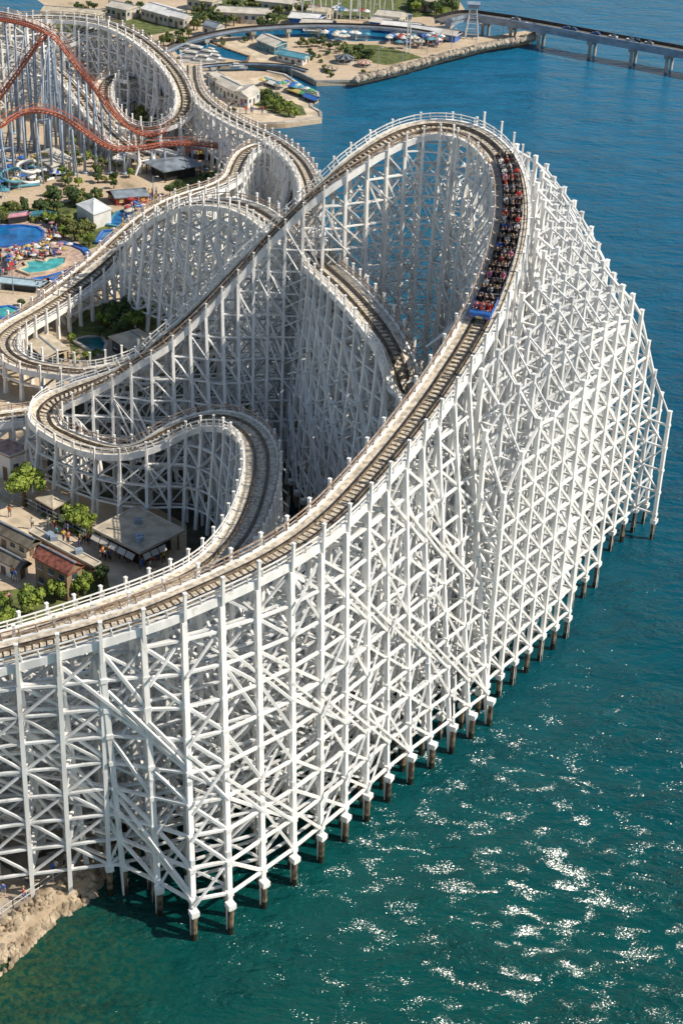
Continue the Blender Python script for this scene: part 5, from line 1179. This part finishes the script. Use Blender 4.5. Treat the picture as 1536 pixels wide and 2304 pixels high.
parasols(22, [(0, 370), (110, 360), (110, 420), (0, 450)], ['blue', 'white', 'yellow', 'teal'], 'among the steel columns', 'among the steel columns', 1.1)
parasols(16, [(400, 318), (520, 330), (525, 372), (455, 368), (400, 345)], ['yellow', 'red', 'green', 'white', 'pink'], 'behind the grey pavilion', 'behind the grey pavilion', 1.1)
parasols(16, [(275, 175), (400, 185), (405, 235), (300, 235), (270, 205)], ['blue', 'white', 'yellow', 'red', 'cream'], 'inside the far oval', 'inside the far oval', 1.2)
parasols(16, [(640, 25), (780, 40), (900, 46), (760, 30)], ['blue', 'white', 'red', 'teal'], 'under the white masts', 'under the white masts', 1.3)
# blue tensile sail at the left edge
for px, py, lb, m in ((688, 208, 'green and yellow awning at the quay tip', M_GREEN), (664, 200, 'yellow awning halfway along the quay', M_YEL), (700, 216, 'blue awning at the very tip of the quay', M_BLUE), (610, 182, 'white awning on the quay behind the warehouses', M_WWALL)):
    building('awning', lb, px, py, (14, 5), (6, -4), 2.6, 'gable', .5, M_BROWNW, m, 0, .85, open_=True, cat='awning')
# carousel and rides on the promontory
def carousel(px, py, r, label, cols):
    t = thing('carousel', label, 'ride', at(px, py, GZ)); n = 16
    b = MB(); b.tube([(0, 0, 0), (0, 0, .4)], r, 20); part(b, 'platform', M_CONC, t, local=True)
    b = MB()
    for k in range(n):
        a0, a1 = 2*math.pi*k/n, 2*math.pi*(k+1)/n
        b.poly([(0, 0, r*.95), (r*1.05*math.cos(a0), r*1.05*math.sin(a0), r*.6), (r*1.05*math.cos(a1), r*1.05*math.sin(a1), r*.6)], mi=k % 2)
        b.poly([(r*1.05*math.cos(a0), r*1.05*math.sin(a0), r*.6), (r*1.05*math.cos(a0), r*1.05*math.sin(a0), r*.5), (r*1.05*math.cos(a1), r*1.05*math.sin(a1), r*.5), (r*1.05*math.cos(a1), r*1.05*math.sin(a1), r*.6)], mi=(k+1) % 2)
    part(b, 'roof', cols, t, local=True)
    b = MB(); b.tube([(0, 0, .3), (0, 0, r*.9)], r*.15, 10); part(b, 'centre_pole', M_CREAM, t, local=True)
    for k in range(8): a = k*math.pi/4; b = MB(); b.tube([(r*.9*math.cos(a), r*.9*math.sin(a), .3), (r*.9*math.cos(a), r*.9*math.sin(a), r*.58)], .08, 6); part(b, 'post', M_WWALL, t, local=True)
carousel(775, 140, 2.2, 'dark and white topped carousel in the promontory garden', [M_STEEL, M_GREYR]); carousel(820, 148, 1.7, 'small orange and white carousel on the right of the garden', [M_ORANGE, M_CREAM]); carousel(745, 160, 1.6, 'small brown topped round ride at the water edge', [M_BROWNW, M_TAN])
carousel(130, 395, 1.8, 'blue and white round ride among the steel columns', [M_BLUE, M_WWALL])
# observation tower near the bridge head
def lattice_tower(px, py, h, label, m=M_WWALL, w=1.6):
    p = at(px, py, GZ); t = thing('tower', label, 'tower', p)
    for sx in (-1, 1):
        for sy in (-1, 1):
            b = MB(); b.tube([(sx*w, sy*w, -.1), (sx*w*.45, sy*w*.45, h)], .14, 6); part(b, 'leg', m, t, local=True)
    for k in range(1, 6):
        z = h*k/6; q = w*(1-.55*k/6); b = MB(); c = [(-q, -q, z), (q, -q, z), (q, q, z), (-q, q, z)]
        for i in range(4): b.beam(c[i], c[(i+1) % 4], .12)
        part(b, 'ring', m, t, local=True)
    b = MB(); b.box((0, 0, h+.3), (w*1.6, w*1.6, .9)); b.box((0, 0, h+.85), (w*1.9, w*1.9, .15)); part(b, 'cabin', M_COLUMN, t, local=True)
lattice_tower(1060, 84, 7.4, 'white four legged tower at the bridge head'); lattice_tower(917, 118, 8, 'slim white mast tower in the fair', w=.5)
# white A frame masts at the top
for k, x in enumerate((668, 690, 712, 738, 762, 788, 806, 826, 846, 872)):
    p = at(x, 42+(k % 3)*2, GZ); h = 10+(k % 4)*2; t = thing('mast', 'white splayed A frame mast at the top centre of the picture', 'mast', p, .3*k, 'white A frame masts at the top')
    for s_ in (-1, 1): b = MB(); b.tube([(s_*1.5, 0, -.1), (s_*.12, 0, h)], .13, 6); part(b, 'leg', M_WWALL, t, local=True)
    b = MB(); b.beam((-.9, 0, h*.4), (.9, 0, h*.4), .12); part(b, 'crossbar', M_WWALL, t, local=True)
# boats
def boat(px, py, L_, rz, label, m=M_WWALL):
    t = thing('boat', label, 'boat', at(px, py, GZ+.02), rz); b = MB(); w = L_*.17
    deck = [(-L_/2, -w), (L_*.15, -w), (L_/2, 0), (L_*.15, w), (-L_/2, w)]; keel = [(-L_/2*.95, -w*.6), (L_*.1, -w*.6), (L_*.42, 0), (L_*.1, w*.6), (-L_/2*.95, w*.6)]
    b.v = [(x, y, -.2) for x, y in keel]+[(x, y, L_*.12) for x, y in deck]
    for i in range(5): b.f.append((i, (i+1) % 5, 5+(i+1) % 5, 5+i)); b.m.append(0)
    b.f.append((5, 6, 7, 8, 9)); b.m.append(0); part(b, 'hull', m, t, local=True)
    b = MB(); b.box((-L_*.1, 0, L_*.12+L_*.07), (L_*.4, w*1.3, L_*.14)); part(b, 'cabin', M_WWALL, t, local=True)
    b = MB(); b.box((-L_*.1, 0, L_*.12+L_*.085), (L_*.405, w*1.32, L_*.05)); part(b, 'window', M_GLASS, t, local=True)
    b = MB(); b.box((-L_*.14, 0, L_*.12+L_*.15), (L_*.28, w*1.1, L_*.02)); part(b, 'flybridge', M_CREAM, t, local=True)
for i, (x, y, L_, rz, lb) in enumerate(((430, 112, 5, -.3, 'small white cruiser nearest the elevated road ramp'), (448, 122, 7, -.35, 'largest white cruiser moored in the middle of the row'), (470, 128, 6, -.3, 'white cruiser at the right of the largest'), (436, 132, 6.5, -.2, 'white cruiser on the left, in front of the largest'),
        (462, 138, 5.5, -.3, 'white cruiser at the lower end of the row'), (490, 134, 4.5, -.5, 'small white motor boat at the right end of the row'), (534, 150, 3.4, .2, 'tiny white boat alone in the lower canal'), (478, 118, 4, -.6, 'white motor boat at the back of the row'), (470, 172, 4, 2.2, 'white boat with a curved hull at the quay inlet'), (705, 62+10, 5, 0, 'white boat on the lagoon under the elevated road'))):
    boat(x, y, L_, rz, lb)
b = MB(); P_ = gpts([(400, 100), (500, 128), (500, 146), (410, 140)], GZ); b.prism([(p[0], p[1]) for p in P_], GZ-.2, GZ+.12); tag(b.build('boat_dock', M_CONC), 'pale concrete dock under the moored white boats', 'dock')
# water slides left
def slide(px, py, r, turns, h, m, label):
    t = thing('water_slide', label, 'slide', at(px, py, GZ)); pts = []
    for k in range(int(turns*16)+1):
        a = k/16*2*math.pi; z = h*(1-k/(turns*16)); pts.append((r*math.cos(a), r*math.sin(a), z+.3))
    pts.append((r+3, 2.5, .3)); b = MB(); b.tube(pts, .3, 8); part(b, 'flume', m, t, True, local=True)
    for k in range(0, len(pts)-1, 6): x, y, z = pts[k]; b = MB(); b.tube([(x, y, 0), (x, y, z-.3)], .1, 5); part(b, 'support', M_COLUMN, t, local=True)
slide(25, 425, 1.8, 1.6, 3.5, M_TEALR, 'teal green spiral water slide at the left edge'); slide(60, 412, 1.6, 2, 4, M_WWALL, 'white spiral water slide beside the teal green one'); slide(15, 385, 1.8, 2, 4, M_COLUMN, 'grey spiral slide behind the teal green one at the left edge'); slide(90, 385, 1.4, 2, 3, M_YEL, 'yellow spiral slide among the steel columns'); slide(295, 198, 2, 1.6, 4, M_BLUE, 'small blue slide inside the far oval')
# snaking flumes above the big pool and curved pale walkway
def flume(px, w, m, label, z=1.8, name='flume'):
    A = swept([(x, y, z) for x, y in px], 1.0); t = thing(name, label, name, (A[0][0], A[0][1], GZ)); mb = MB(); sweep(A, -w/2, w/2, 0, .12, mb=mb); sweep(A, -w/2-.12, -w/2, 0, .5, mb=mb); sweep(A, w/2, w/2+.12, 0, .5, mb=mb); part(mb, 'channel', m, t)
    for k in range(0, len(A), 5): mb = MB(); mb.tube([(A[k][0], A[k][1], GZ-.1), (A[k][0], A[k][1], z)], .12, 6); part(mb, 'support', M_COLUMN, t)
flume([(70, 484), (95, 482), (115, 484), (128, 490)], 1.1, M_TEALR, 'teal and yellow flume arching over the top of the pool deck'); flume([(262, 360), (285, 348), (320, 340), (360, 340), (395, 350)], 1.5, M_WWALL, 'pale curved walkway in front of the grey pavilion', 3.2, 'walkway'); flume([(270, 236), (310, 226), (350, 232), (395, 250)], 1.2, M_BLUE, 'blue flume crossing the far oval', 3)
# lamp posts on the embankment
for k, (x, y) in enumerate(((850, 152), (905, 138), (960, 122), (1015, 108), (1070, 96), (1130, 86), (620, 240), (540, 262), (470, 222), (655, 192), (345, 452), (300, 520), (60, 1880), (250, 600), (30, 660))):
    t = thing('street_lamp', 'thin grey street lamp ' + ('on the rock embankment' if k < 6 else 'on the flat quay' if k < 10 else 'on the tan plaza beside the boarded hill' if k < 12 else ('on the promenade in the shade', 'below the plaza, by the boards', 'below the pool bars')[k-12]), 'lamp', at(x, y, GZ), 0, ('lamps on the embankment' if k < 6 else 'lamps on the quay' if k < 10 else 'lamps on the plaza' if k < 12 else None))
    b = MB(); b.tube([(0, 0, -.1), (0, 0, 4.6)], [.09, .06], 6); b.beam((0, 0, 4.55), (.7, 0, 4.7), .07); part(b, 'pole', M_COLUMN, t, local=True); b = MB(); b.box((.8, 0, 4.68), (.5, .2, .1)); part(b, 'lamp_head', M_WWALL, t, local=True)
